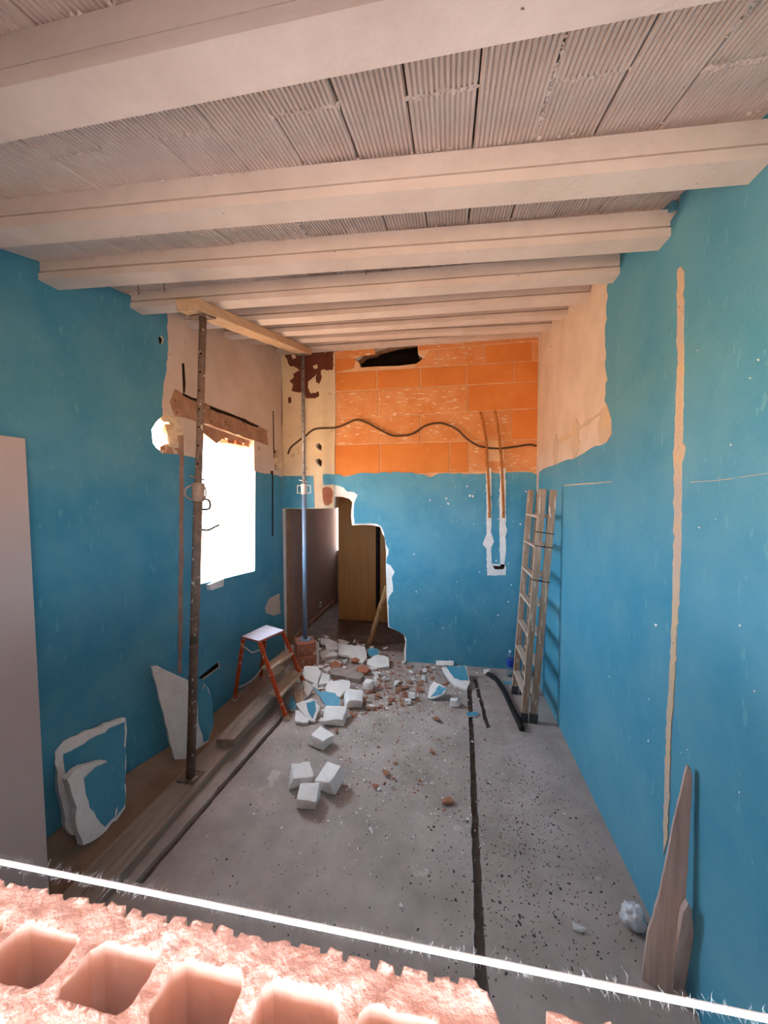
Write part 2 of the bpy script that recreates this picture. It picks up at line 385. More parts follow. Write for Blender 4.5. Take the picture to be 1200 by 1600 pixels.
# right wall
mb = MB()
mb.slab([V((XR + .015, -.25, -.05)), V((XR + .015, YB + .3, -.05)), V((XR + .015, YB + .3, 4.1)), V((XR + .015, -.25, 3.0))], (.2, 0, 0), (), 0, 0)
wall_right = mb.build('wall_right', [M['plaster']], kind='structure')
rb = rag([V(p) for p in [(842, 738), (848, 733), (868, 726), (876, 722), (896, 717), (905, 712), (922, 701), (938, 696), (950, 690), (956, 678), (955, 655), (950, 636), (944, 626), (946, 600), (945, 540), (947, 480), (948, 448), (958, 428), (961, 404), (972, 388), (985, 378), (1022, 376), (1040, 360), (1058, 330), (1062, 305), (1090, 284), (1140, 276), (1166, 270), (1185, 255), (1200, 235)]], 1.0, 8, 21, False)
pts = [V((XR, -.2, 0)), V((XR, YB, 0))] + [PR(*p) for p in rb] + [V((XR, 1.25, 3.2)), V((XR, -.2, 2.95))]
MB().slab(pts, (.015, 0, 0), (), 0, 1).build('painted_plaster', [M['blue'], M['plaster_w']], wall_right)
strip(PR, [(1058, 422), (1063, 416), (1068, 424), (1067, 560), (1065, 690), (1070, 698), (1068, 712), (1064, 724), (1063, 860), (1056, 1010), (1048, 1150), (1043, 1310), (1036, 1335), (1040, 1150), (1048, 1010), (1052, 860), (1053, 700), (1058, 560)], 'chase_mortar', M['sand'], wall_right, .02, -.004, .6, 9, 8)
strip(PR, [(938, 640), (948, 634), (955, 655), (955, 678), (948, 690), (936, 692), (934, 664)], 'chipped_mortar', M['sand'], wall_right, .02, .004, 1, 7, 9)
strip(PR, [(894, 664), (900, 655), (904, 670), (903, 705), (896, 717), (892, 700)], 'chipped_mortar', M['sand'], wall_right, .02, .008, .8, 7, 10)
strip(PR, [(864, 690), (868, 678), (871, 690), (869, 722), (864, 728)], 'chipped_mortar', M['sand'], wall_right, .02, .008, .8, 7, 12)
strip(PR, [(868, 690), (905, 665), (938, 643), (937, 648), (905, 671), (869, 697)], 'chipped_mortar', M['sand'], wall_right, .02, .011, .8, 7, 13)
for (x, y) in [(1035, 325), (1192, 182)]:
    strip(PR, [(x, y - 9), (x + 14, y - 11), (x + 17, y + 4), (x + 5, y + 10), (x - 3, y + 5)], 'paint_patch', M['blue'], wall_right, .02, -.012, 1, 5, int(x))

for q in ([(880, 758), (910, 755), (956, 752), (956, 753.5), (912, 757), (882, 759.5)], [(1078, 753), (1120, 750), (1200, 739), (1200, 740), (1120, 751), (1078, 754)]):
    strip(PR, q, 'wall_crack', M['sand'], wall_right, .004, -.0012, .3, 9, int(q[0][0]))
r = random.Random(91); mb = MB(); mb2 = MB()
for k in range(74):
    if k < 55: x, y, fn, nn, tgt = r.uniform(540, 830), r.triangular(745, 1020, 760), PB, V((0, 1, 0)), mb
    else: x, y, fn, nn, tgt = r.uniform(890, 1190), r.uniform(470, 1250), PR, V((1, 0, 0)), mb2
    if fn is PB and x < 640 and y > 755: continue
    s_ = r.uniform(.6, 2.2); q = [fn(x + s_ * math.cos(a_) * r.uniform(.5, 1), y + s_ * 1.3 * math.sin(a_) * r.uniform(.5, 1), -.0012) for a_ in (0, 1.2, 2.5, 3.8, 5.1)]
    tgt.slab(q, nn * .0011, (), 0, 0)
mb2.build('paint_chips', M['plaster_w'], wall_right, kind='stuff', fix=False)
back_chips = mb
# back wall (leaf behind, bricks and plaster in front)
def zx4(zx, zy): return (420 + zx / 2.609, 490 + zy / 2.609)
def zx5(zx, zy): return (430 + zx / 5.714, 740 + zy / 5.714)
door_in = [zx5(*p) for p in [(60, 1900), (62, 330), (95, 312), (240, 316), (521, 310), (527, 205), (600, 208), (660, 225), (688, 255), (680, 320), (676, 380), (686, 462), (790, 458), (875, 462), (938, 478), (958, 540), (978, 570), (984, 640), (990, 720), (988, 830), (992, 960), (994, 1080), (1000, 1200), (1008, 1370), (1080, 1400), (1150, 1440), (1162, 1500), (1150, 1580), (1165, 1900)]]
door_blue = [zx5(*p) for p in [(60, 1900), (62, 330), (95, 306), (240, 308), (380, 305), (382, 240), (424, 230), (430, 105), (520, 100), (560, 110), (610, 125), (640, 160), (700, 165), (735, 190), (720, 225), (706, 260), (700, 330), (708, 450), (790, 446), (850, 442), (945, 470), (968, 520), (975, 560), (988, 630), (1012, 680), (1010, 720), (992, 800), (1030, 820), (1066, 880), (1040, 930), (1048, 980), (1052, 1050), (1020, 1090), (1004, 1150), (1010, 1220), (1018, 1365), (1080, 1398), (1150, 1436), (1172, 1480), (1168, 1560), (1172, 1900)]]
def fix_low(pts):      # carry the jamb lines down to the floor
    return [V((p.x, p.y, max(p.z, -.04))) for p in pts]
hole_px = [zx4(*p) for p in [(350, 186), (366, 178), (384, 160), (430, 150), (442, 140), (520, 118), (606, 106), (608, 160), (634, 180), (602, 204), (530, 213), (430, 216), (374, 220), (368, 200)]]
h1 = [zx4(*p) for p in [(192, 532), (205, 527), (216, 540), (213, 558), (203, 555), (193, 545)]]
h2 = [zx4(*p) for p in [(190, 595), (205, 590), (216, 600), (215, 624), (204, 620), (192, 607)]]
YM = .03
def notched(off):
    dp = fix_low([V((p.x, YB + off, p.z)) for p in pg(PB, door_in[1:-1], YM)])
    return [V((XLB - .02, YB + off, -.05)), V((dp[0].x, YB + off, -.05))] + dp + [V((dp[-1].x + .005, YB + off, -.05)), V((XR + .02, YB + off, -.05)), V((XR + .02, YB + off, 4.1)), V((XLB - .02, YB + off, 4.1))]
mb = MB()
mb.slab(notched(YM), (0, .08, 0), [pg(PB, hole_px, YM), pg(PB, h1, YM), pg(PB, h2, YM)], 0, 1)
wall_back = mb.build('wall_back', [M['plaster_w'], M['plaster_w']], kind='structure')
bk = [PB(*zx4(*p), YM - .003) for p in [(262, 60), (1105, 0), (1105, 672), (262, 672)]]
bk[0].z = bk[1].z = 4.0
MB().slab(bk, (0, .0028, 0), [pg(PB, hole_px, YM - .003)], 0, 0).build('mortar_bed', M['mortar'], wall_back)
jx = notched(0)[2].x
MB().box((jx + .004, YB + .142, .9), (.008, .21, 1.88)).build('jamb_face', M['jamb'], wall_back)
hr = [V((p.x, YB + .11, p.z)) for p in pg(PB, [(x, y) for x, y in hole_px], YM)]
MB().slab(notched(.11), (0, .14, 0), [hr] + [[V((p.x, YB + .11, p.z)) for p in pg(PB, h, YM)] for h in (h1, h2)], 0, 1).build('rear_leaf', [M['redbrick'], M['rough']], wall_back)
for h, dp_, pad in ((hole_px, .45, .1), (h1, .3, .03), (h2, .3, .012)):      # closed boxes added behind the breaches, coloured dark in place of shade
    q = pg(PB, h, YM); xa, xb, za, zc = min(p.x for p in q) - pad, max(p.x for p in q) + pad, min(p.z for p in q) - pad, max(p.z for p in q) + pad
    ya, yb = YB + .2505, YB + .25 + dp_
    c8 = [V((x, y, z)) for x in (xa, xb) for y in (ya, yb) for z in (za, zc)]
    vb = MB(); vb.add(c8, [(0, 1, 3, 2), (4, 6, 7, 5), (2, 3, 7, 6), (0, 2, 6, 4), (1, 5, 7, 3)]); vb.build('shade_box', M['dark'], wall_back, fix=False)
# bricks
def line(y_l, y_r): return lambda x: y_l + (y_r - y_l) * (x - 270) / 825.
L0, L1, L2, L3, L4, L5, L6 = line(104, 30), line(182, 110), line(240, 192), line(318, 276), line(430, 386), line(536, 512), line(662, 640)
rows = [(line(90, 0), L0, [268, 520, 800, 1098]), (L0, L1, [268, 435, 608, 792, 986, 1098]), (L1, L2, [268, 338, 690, 881, 1075, 1098]), (L2, L3, [270, 439, 618, 806, 1000, 1098]), (L3, L4, [272, 447, 811, 1098]), (L4, L5, [272, 617, 987, 1098]), (L5, L6, [268, 452, 738, 815, 1098])]
r = random.Random(3)
for ri, (ta, tb, xs) in enumerate(rows):
    for k in range(len(xs) - 1):
        xa, xb = xs[k] + 2.5, xs[k + 1] - 2.5
        if ri == 2 and k == 1: xa = 634        # the breach
        q = [(xa, ta(xa) + 2.5), (xb, ta(xb) + 2.5), (xb, tb(xb) - 2.5), (xa, tb(xa) - 2.5)]
        if ri == 1 and k == 1: q = [(xa, ta(xa) + 2.5), (xb, ta(xb) + 2.5), (xb, 104), (520, 116), (440, 138), (436, 150), (xa, 160)]
        if ri == 2 and k == 0: q = [(xa, ta(xa) + 2.5), (xb, ta(xb) + 2.5), (352, 186), (346, 222), (xa, tb(xa) - 2.5)]
        if ri == 2 and k == 1: q = [(650, 152), (xb, ta(xb) + 2.5), (xb, tb(xb) - 2.5), (600, 214), (604, 206), (636, 182)]
        o = .017 + r.uniform(-.004, .004)
        MB().slab([PB(*zx4(*p), o) for p in q], (0, .03, 0), (), 0, 0).build('brick', M['brick2'] if (r.random() < .42 or ri in (1,) or (ri, k) == (2, 1)) else M['brick'], wall_back, bevel=.003)
# cream plaster column on the left of the bricks
colp = [V((XLB - .0, YB + .006, 4.0)), V((PB(*zx4(267, 100)).x, YB + .006, 4.0))] + [PB(*zx4(x, y), .006) for x, y in [(266, 110), (270, 300), (271, 420), (268, 560), (268, 668)]]
colp += [PB(*zx5(x, y), .006) for x, y in [(424, 20), (522, 100), (523, 310), (240, 314), (95, 312), (62, 316)]] + [V((XLB, YB + .006, 1.8))]
MB().slab(colp, (0, .03, 0), [pg(PB, h1, .006), pg(PB, h2, .006)], 0, 1).build('column_plaster', [M['cream'], M['plaster_w']], wall_back)
pe = [(62, 130), (70, 122), (140, 112), (200, 112), (262, 108), (264, 150), (263, 190), (262, 226), (240, 232), (222, 226), (212, 240), (216, 258), (204, 288), (192, 280), (190, 262), (196, 246), (178, 262), (160, 278), (158, 300), (172, 326), (204, 318), (206, 332), (188, 346), (150, 344), (138, 318), (120, 322), (92, 314), (98, 290), (84, 276), (102, 262), (100, 246), (128, 232), (116, 222), (84, 212), (70, 180)]
mbp = MB(); mbp.slab([PB(*zx4(*p), .0035) for p in rag([V(p) for p in pe], 1.6, 7, 6)], (0, .006, 0), [[PB(*zx4(*p), .0035) for p in h] for h in ([(90, 168), (106, 166), (112, 180), (98, 186)], [(178, 214), (196, 206), (200, 222), (186, 226)], [(224, 150), (236, 152), (230, 162)])], 0, 0)
mbp.build('peeling_paint', M['brown'], wall_back)
for q in ([(78, 342), (90, 340), (92, 362), (80, 366)], [(232, 128), (250, 120), (254, 140), (240, 146)]):
    MB().slab([PB(*zx4(*p), .0035) for p in q], (0, .006, 0), (), 0, 0).build('peeling_paint', M['brown'], wall_back)
# blue plaster of the back wall
up_edge = rag([V(zx4(*p)) for p in [(1098, 660), (1075, 648), (1000, 646), (890, 652), (800, 655), (720, 650), (690, 652), (660, 668), (630, 656), (560, 648), (480, 646), (400, 650), (360, 652), (318, 664), (270, 655), (222, 655)]], .8, 6, 31, False)
db = rag([V(p) for p in door_blue[10:-1]], .7, 6, 32, False)
pts = [V((XR, YB, 0))] + [PB(*p) for p in up_edge]
pts += [PB(*zx5(*p)) for p in [(424, 30), (428, 100), (520, 98), (560, 108)]] + [PB(*p) for p in db]
pts.append(V((pts[-1].x, YB, 0)))
MB().slab(fix_low(pts), (0, .032, 0), (), 0, 1).build('painted_plaster', [M['blue'], M['plaster_w']], wall_back)
pts = [PB(*zx5(*p)) for p in [(62, 316), (62, 20), (340, 20), (346, 160), (352, 306), (240, 312), (95, 309)]]
MB().slab(pts, (0, .03, 0), (), 0, 1).build('painted_plaster', [M['blue'], M['plaster_w']], wall_back)
strip(PB, [zx5(*p) for p in [(424, 130), (470, 118), (500, 130), (516, 160), (512, 250), (470, 285), (440, 280), (426, 240)]], 'exposed_brick', M['redbrick'], wall_back, .01, .004, .5, 4, 33)
back_chips.build('paint_chips', M['plaster_w'], wall_back, kind='stuff', fix=False)
# chases of the conduits
for q in ([(886, 30), (906, 30), (908, 265), (905, 290), (918, 330), (908, 350), (908, 420), (966, 424), (966, 466), (890, 468), (888, 360), (872, 340), (888, 300), (888, 265)], [(942, 30), (966, 30), (966, 265), (972, 280), (964, 310), (968, 350), (962, 430), (944, 430), (942, 350), (940, 265)]):
    strip(PB, [(420 + x / 2.609, 720 + y / 2.609) for x, y in q], 'chase_plaster', M['plaster_w'], wall_back, .01, -.003, .5, 5, int(q[0][0]))
strip(PB, [(420 + x / 2.609, 720 + y / 2.609) for x, y in [(912, 428), (962, 430), (956, 442), (922, 443)]], 'box_slot', M['dark'], wall_back, .01, -.006, 0)
strip(PB, [zx4(*p) for p in [(882, 518), (955, 514), (960, 600), (888, 604)]], 'mortar_patch', M['mortar'], wall_back, .02, .01, .6, 5, 35)

# far room
fx0 = XLB - .03
far = MB(); 
yF = 6.85
fw_ = [V((-2.3, yF, -.05)), V((1.2, yF, -.05)), V((1.2, yF, 3.0)), V((-2.3, yF, 3.0))]
a = PY(524, 860, yF); b = PY(534, 700, yF)
whole = [V((a.x, yF, a.z)), V((a.x + .16, yF, a.z)), V((a.x + .16, yF, b.z)), V((a.x, yF, b.z))]
MB().slab(fw_, (0, .12, 0), [whole], 0, 0).build('wall_far', [M['mauve']], kind='structure')
MB().box((fx0 - .06, (YB + .25 + yF) / 2, 1.5), (.12, yF - YB - .25, 3.1)).build('wall_far_left', M['mauve'], kind='structure')
MB().box((1.25, (YB + .25 + yF) / 2, 1.5), (.12, yF - YB - .25, 3.1)).build('wall_far_right', M['mauve'], kind='structure')
MB().box((-.5, (YB + .25 + yF) / 2, 3.03), (3.8, yF - YB - .1, .08)).build('ceiling_far', M['plaster'], kind='structure')
mb = MB().box((fx0 + .006, 5.75, .04), (.012, 2.0, .08)); mb.build('baseboard_far', M['rough'], kind='structure')
MB().box((-.55, 5.82, .002), (3.3, 2.2, .004)).build('floor_far', M['dirt2'], kind='structure')
# socket on the far room wall
s0 = hit(500, 945, (fx0, 0, 0), V((1, 0, 0)))
sk = tag(MB().box((fx0 + .006, s0.y, s0.z), (.012, .09, .09)).build('wall_socket', M['steelw'], origin=(fx0, s0.y, s0.z)), 'small double socket low on the mauve wall beyond the doorway', 'socket')

# front wall with the opening the view comes through
mb = MB()
fo = [V((-2.4, .24, -.05)), V((1.2, .24, -.05)), V((1.2, .24, 2.9)), V((-2.4, .24, 2.9))]
OX0, OX1, OZ0, OZ1 = -.8, .62, 1.45, 2.5
mb.slab(fo, (0, -.29, 0), [[V((OX0, .24, OZ0)), V((OX1, .24, OZ0)), V((OX1, .24, OZ1)), V((OX0, .24, OZ1))]], 0, 0)
mb.build('wall_front', [M['grout']], kind='structure')
# unseen board added to shade the bricks; its slot lets sun reach the string
MB().box((-.1, -1.53, 2.63), (6, 2.5, .06)).build('light_blocker_1', M['roof'], kind='structure')
MB().box((-.1, -1.6, .27), (6.4, 3.0, .1)).build('light_blocker_2', M['grout'], kind='structure')      # unseen slab added under the board to cut ground light from the front

# ------------------------------------------------------------------ ceiling
BEAMS = [(.10, 0), (.69, 0.0), (1.28, .06), (1.815, .064), (2.345, .045), (2.865, .035), (3.37, .035), (3.85, .06), (4.36, 0.0)]
BH, BW = .12, .10
mb = MB()
slope = V((0, 1, .243)).normalized(); nrm = V((0, -.243, 1)).normalized()
ztop = lambda y: ceil_z(y) + BH
mb.slab([V((-2.6, -.3, ztop(-.3) + .07)), V((1.3, -.3, ztop(-.3) + .07)), V((1.3, 4.75, ztop(4.75) + .07)), V((-2.6, 4.75, ztop(4.75) + .07))], (0, 0, .1), (), 0, 0)
ceiling = mb.build('ceiling', [M['roof']], kind='structure')
r = random.Random(9)
def beam_pts(y, x): return y
for (yc, k) in BEAMS:
    mb = MB(); prof = []
    for (dy, dz) in [(0, 0), (BW, 0), (BW, .036), (BW - .006, .042), (BW - .006, BH), (.008, BH), (.008, .050), (.028, .050), (.028, .041), (0, .037)]:
        prof.append((dy, dz))
    n = len(prof); vs_ = []; xs = [-2.32, -1.6, -1.0, -.4, .3, 1.2]
    for x in xs:
        y = yc + k * (x + .25); zc = ceil_z(yc) + r.uniform(-.002, .002)
        vs_ += [V((x, y + dy + r.uniform(-.0015, .0015), zc + dz)) for dy, dz in prof]
    fs = [(i * n + j, i * n + (j + 1) % n, (i + 1) * n + (j + 1) % n, (i + 1) * n + j) for i in range(len(xs) - 1) for j in range(n)]
    fs += [tuple(range(n)), tuple(range((len(xs) - 1) * n, len(xs) * n))[::-1]]
    mb.add(vs_, fs); mb.build('beam', M['beam'], ceiling)
# ribbed clay boards lying across the beams
PITCH = .192
def board_mesh(name, w_, L_):
    mb = MB(); nr = 13; vs_ = []; prof = []
    p = w_ / nr
    for i in range(nr):
        x = -w_ / 2 + i * p
        prof += [(x + .12 * p, 0.007), (x + .28 * p, 0), (x + .78 * p, 0), (x + .92 * p, .007)]
    prof = [(-w_ / 2, .007)] + prof + [(w_ / 2, .007), (w_ / 2, .035), (-w_ / 2, .035)]
    n = len(prof)
    for yy in (0, L_): vs_ += [V((x, yy, z)) for x, z in prof]
    mb.add(vs_, [(j, (j + 1) % n, (j + 1) % n + n, j + n) for j in range(n)] + [tuple(range(n)), tuple(range(n, 2 * n))])
    me = bpy.data.meshes.new(name); me.from_pydata(mb.v, [], mb.f); me.materials.append(M['ceil'])
    return me
board_cache = {}
def board(x, ya, yb):
    L_ = (yb - ya) * math.sqrt(1 + .243 ** 2); key = round(L_, 2)
    if key not in board_cache: board_cache[key] = board_mesh('ceiling_board', PITCH - .006, key)
    o = bpy.data.objects.new('ceiling_board', board_cache[key]); col.objects.link(o); o.parent = ceiling
    R = Matrix((V((1, 0, 0)), slope, nrm)).transposed()
    o.matrix_local = Matrix.Translation((x + r.uniform(-.002, .002), ya, ztop(ya) + .002 + r.uniform(0, .008))) @ (R @ Matrix.Rotation(r.uniform(-.012, .012), 3, 'X') @ Matrix.Rotation(r.uniform(-.006, .006), 3, 'Y')).to_4x4()
joints = []
for bi in range(len(BEAMS) - 1):
    (ya0, ka), (yb0, kb) = BEAMS[bi], BEAMS[bi + 1]
    for k in range(-13, 7):
        xc = .071 + PITCH / 2 + k * PITCH + (.0 if bi % 2 else .012)
        if xc > 1.1 or xc < -2.3: continue
        ya = ya0 + ka * (xc + .25) + BW * .55; yb = yb0 + kb * (xc + .25) + BW * .45
        if bi in (0, 1, 2) and (k + bi) % 2 == 0:
            ym = ya + (yb - ya) * (.60 + r.uniform(-.08, .08))
            board(xc, ya, ym - .004); board(xc, ym + .004, yb); joints.append((xc, ym, bi, 1))
        else: board(xc, ya, yb)
        joints.append((xc - PITCH / 2, ya, yb, 0))
# mortar squeezed out of the joints: lumps too small to pick apart
mb = MB(); r = random.Random(12)
def lump(p, s_):
    mb.hull([p + V((r.uniform(-s_, s_), r.uniform(-s_, s_), r.uniform(-s_, s_) * .6)) for _ in range(7)])
for j in joints:
    if j[3] == 1:
        for t in range(18):
            if r.random() < .85:
                x = j[0] + PITCH * (t / 17 - .5); lump(V((x, j[1], ztop(j[1]) + .004)), r.uniform(.006, .011))
    elif r.random() < .45:
        a_, b_ = j[1], j[2]
        n = int((b_ - a_) / .012); t0, t1 = sorted((r.random(), r.random()))
        for t in range(n):
            if t0 - .1 < t / n < t1 + .1:
                y = a_ + (b_ - a_) * t / n; lump(V((j[0] + r.uniform(-.004, .004), y, ztop(y) + .004)), r.uniform(.005, .010))
for bi, (yc, k) in enumerate(BEAMS):
    for t in range(150):
        if r.random() < .5:
            x = -2.1 + 3.05 * t / 150; y = yc + k * (x + .25) + .006; lump(V((x, y, ztop(y) + .002)), r.uniform(.004, .010))
mb.build('mortar_lumps', M['ceil'], ceiling, kind='stuff', fix=False)
# hook and nails hanging under the beams
for (x, y) in [(571, 418), (216, 450), (256, 446)]:
    p = hit(x, y, (0, 0, 2.711), nrm)
    o = MB().tube([p + V((0, 0, .01)), p + V((.004, 0, -.035))], .004, 6).build('beam_nail', M['rust'], ceiling)

# ------------------------------------------------------------------ hollow bricks in front of the camera
ZT = 1.65
def rr(x0, x1, y0_, y1_, c=.006):
    return [V((x0 + c, y0_, ZT)), V((x1 - c, y0_, ZT)), V((x1, y0_ + c, ZT)), V((x1, y1_ - c, ZT)), V((x1 - c, y1_, ZT)), V((x0 + c, y1_, ZT)), V((x0, y1_ - c, ZT)), V((x0, y0_ + c, ZT))]
def dense(l, st):
    res = []
    for i in range(len(l)):
        a_, b_ = l[i], l[(i + 1) % len(l)]; k = max(1, int((b_ - a_).length / st))
        res += [a_.lerp(b_, j / k) for j in range(k)]
    return res
def rough_top(outline, holes, depth, seed, origin):
    st = .0030; loops = [dense(l, st) for l in [outline] + holes]
    P2 = [[(p.x, p.y) for p in l] for l in loops]
    xs_ = [p[0] for p in P2[0]]; ys_ = [p[1] for p in P2[0]]; r = random.Random(seed)
    vt = [V(p) for l in P2 for p in l]; ed = []; k = 0
    for l in P2: ed += [(k + i, k + (i + 1) % len(l)) for i in range(len(l))]; k += len(l)
    inside = lambda x, y: inpoly(x, y, P2[0]) and not any(inpoly(x, y, h) for h in P2[1:])
    x = min(xs_)
    while x < max(xs_):
        y = min(ys_)
        while y < max(ys_):
            q = (x + r.uniform(-.001, .001), y + r.uniform(-.001, .001))
            if inside(*q): vt.append(V(q))
            y += st
        x += st
    from mathutils.geometry import delaunay_2d_cdt
    ov, oe, of, *_ = delaunay_2d_cdt(vt, ed, [], 0, 1e-6)
    def disp(x, y):
        p = V((x + seed, y, 0))
        h = noise.noise(p * 75) * .0022 + noise.noise(p * 160) * .0009 + noise.noise(p * 22) * .003 - .002
        return V((x + noise.noise(p * 130 + V((9, 0, 0))) * .0014, y + noise.noise(p * 130 + V((0, 9, 0))) * .0014, ZT + h))
    mb = MB(); fs = []
    for f in of:
        cx = sum(ov[i].x for i in f) / len(f); cy = sum(ov[i].y for i in f) / len(f)
        if inside(cx, cy): fs.append(tuple(f))
    mb.add([disp(v.x, v.y) for v in ov], fs, 0)
    for l in P2:
        m = len(l); top = [disp(*p) for p in l]; bot = [V((p[0], p[1], ZT - depth)) for p in l]
        mid_ = [V((t.x * .6 + b_.x * .4, t.y * .6 + b_.y * .4, ZT - .012)) for t, b_ in zip(top, bot)]
        mb.add(top + mid_ + bot, [(i, (i + 1) % m, (i + 1) % m + m, i + m) for i in range(m)] + [(m + i, m + (i + 1) % m, 2 * m + (i + 1) % m, 2 * m + i) for i in range(m)], 1)
    ob = mb.build('hollow_brick', [M['fgbrick'], M['fgcell']], origin=origin)
    for p in ob.data.polygons: p.use_smooth = p.material_index == 0
    return ob
def hollow_brick(x0, x1, first, label, seed, yfar=.266, right_round=True):
    r = random.Random(seed)
    pts = [V((x0, .115, ZT)), V((x1, .115, ZT)), V((x1, yfar - .02, ZT)), V((x1 - .006, yfar - .006, ZT)), V((x1 - .012, yfar - .004, ZT))]
    x = x1 - .014
    while x > x0 + .02:        # the keyed, chipped face
        w1, w2 = r.uniform(.010, .018), r.uniform(.005, .007); d = r.uniform(.003, .0065)
        pts += [V((x, yfar + r.uniform(-.002, .001), ZT)), V((x - w1, yfar + r.uniform(-.003, .001), ZT)), V((x - w1 - .001, yfar - d, ZT)), V((x - w1 - w2, yfar - d + .001, ZT))]
        x -= w1 + w2 + .001
    pts.append(V((x0, yfar, ZT)))
    cells = []; c = first
    while c + .058 < x1 - .008:
        if c > x0 + .008:
            cells.append(rr(c, c + .058, .206, .241)); cells.append(rr(c, c + .058, .135, .190))
        c += .0715
    o = rough_top(pts, cells, .2, seed, ((x0 + x1) / 2, .19, ZT - .2))
    return tag(o, label, 'brick', 'hollow bricks along the sill in front')
hollow_brick(-.565, .036, -.5585, 'long pink hollow brick with open cells at the bottom left', 3)
hollow_brick(.068, .36, .080, 'chipped pink hollow brick end at the bottom right corner', 5, .259)

# mason's line stretched over the bricks, with its fuzz
r = random.Random(21)
mb = MB(); n = 60; ys, zs = .278, 1.65
mb.tube([V((-.9 + 1.62 * i / n, ys, zs)) for i in range(n + 1)], .0021, 8)
ln = tag(mb.build('string_line', M['string'], origin=(-.12, ys, zs), smooth=True), 'bright white fuzzy string stretched tight above the bricks', 'string')
mb = MB()
for i in range(1500):
    x = r.uniform(-.6, .5); a_ = r.uniform(0, 6.28); L_ = r.uniform(.003, .007) if r.random() < .975 else r.uniform(.008, .016)
    d = V((r.uniform(-.9, .9), math.cos(a_), math.sin(a_))).normalized()
    p = V((x, ys, zs)) + V((0, d.y, d.z)) * .0018; q = p + d * L_ * .5 + V((r.uniform(-.3, .3), 0, 0)) * L_; e = p + d * L_
    rr_ = .00006
    k = d.cross(V((1, .3, .2))).normalized() * rr_; k2 = d.cross(k).normalized() * rr_
    mb.add([p + k, p - k, p + k2, q + k, q - k, q + k2, e], [(0, 1, 4, 3), (1, 2, 5, 4), (2, 0, 3, 5), (3, 4, 6), (4, 5, 6), (5, 3, 6)])
mb.build('fuzz', M['string'], ln, kind='stuff', fix=False)
for x in (-.9, .72):
    MB().tube([V((x, .236, zs)), V((x, .29, zs))], .002, 6).build('nail', M['steelgrey'], ln)

# ------------------------------------------------------------------ planks, props, head timber
def long_box(pts4, z0, z1):
    mb = MB(); mb.slab([V((p.x, p.y, z1)) for p in pts4], (0, 0, z0 - z1), (), 0, 0); return mb
p1 = [V((-1.86, 1.15, 0)), V((-1.655, 1.15, 0)), V((-1.645, 3.75, 0)), V((-1.83, 3.75, 0))]
tag(long_box(p1, 0, .058).build('plank', M['wood_g'], origin=(-1.75, 2.4, 0), bevel=.003), 'long dusty grey plank lying on the floor under the rusty prop', 'plank')
q = [PF(337, 1155, .125), PF(366, 1155, .125), PF(452, 1066, .125), PF(427, 1066, .125)]
p2 = [V((q[0].x, q[0].y, 0)), V((q[1].x, q[1].y, 0)), V((-1.60, 3.72, 0)), V((-1.76, 3.72, 0))]
tag(long_box(p2, .0585, .125).build('plank', M['wood_g'], origin=(-1.69, 3.2, .0585), bevel=.003), 'shorter grey plank lying on top of the long one beside the stool', 'plank')

def prop(base, top, label, mats, handle, collar_z, r0=.026):
    base, top = V(base), V(top); d = (top - base).normalized()
    T = thing('steel_prop', base, label, 'prop')
    at = lambda z: base + d * ((z - base.z) / d.z)
    # base plate lies flat
    mb = MB(); mb.box(base + V((0, 0, .004)), (.135, .12, .008)); mb.build('base_plate', mats[0], T, bevel=.002)
    MB().tube([base + V((0, 0, .008)), at(collar_z)], r0, 16).build('outer_tube', mats[0], T, smooth=True)
    MB().tube([at(collar_z), top - V((0, 0, .008))], r0 * .78, 16).build('inner_tube', mats[1], T, smooth=True)
    cz = at(collar_z)
    co = MB().tube([cz - d * .09, cz - d * .085, cz + d * .03, cz + d * .035], [r0 * 1.1, r0 * 1.35, r0 * 1.35, r0 * 1.1], 16).build('collar', mats[2], T, smooth=True)
    x = V((1, 0, 0)); z = V((0, 0, 1))
    for s_ in (-1, 1):
        mb = MB()
        if handle == 'box':
            a0 = cz - d * .03 + x * s_ * r0
            pts = [a0 + z * .045, a0 + x * s_ * .055 + z * .045, a0 + x * s_ * .055 - z * .045, a0 - z * .045]
        else:
            a0 = cz - d * .03 + x * s_ * r0
            pts = [a0 + x * s_ * .05 * math.sin(t) + V((0, -.03 * math.sin(t), .05 * math.cos(t))) for t in [i * math.pi / 8 for i in range(9)]]
        mb.tube(pts, .0055, 6); mb.build('handle', mats[2], co)
    # pin and the holes of the inner tube
    MB().tube([cz + d * .06 + V((-.055, -.01, .02)), cz + d * .06 + V((.04, 0, -.005))], .006, 6).build('pin', mats[2], T)
    hz = collar_z + .16
    while hz < top.z - .15:
        c = at(hz) + V((0.006, -r0 * .78 - .0005, 0)); 
        MB().tube([c, c + V((0, .012, 0))], .007, 8).build('pin_hole', M['dark'], T); hz += .12
    mb = MB(); mb.box(top - V((0, 0, .004)), (.12, .12, .008), Matrix.Rotation(.2383, 3, 'X')); mb.build('top_plate', mats[1], T, bevel=.002)
    return T
TH = .072
b1_ = PF(298, 1214, .058)
t1_ = V((-1.605, b1_.y + .02, ceil_z(b1_.y + .02) - TH - .006))
prop((b1_.x, b1_.y, .0585), t1_, 'rusty brown steel prop standing on the plank before the window', (M['rust'], M['rust'], M['rust2']), 'ring', 2.06, .029)
b2_ = PF(477, 999, .30)
t2_ = V((b2_.x + .0, b2_.y, ceil_z(b2_.y) - TH - .006))
prop((b2_.x, b2_.y, .3005), t2_, 'blue and grey steel prop standing on stacked bricks by the doorway', (M['steelblue'], M['steelgrey'], M['steelw']), 'box', 2.12, .026)
da = (t2_ - t1_); dxy = V((da.x, da.y, 0)).normalized()
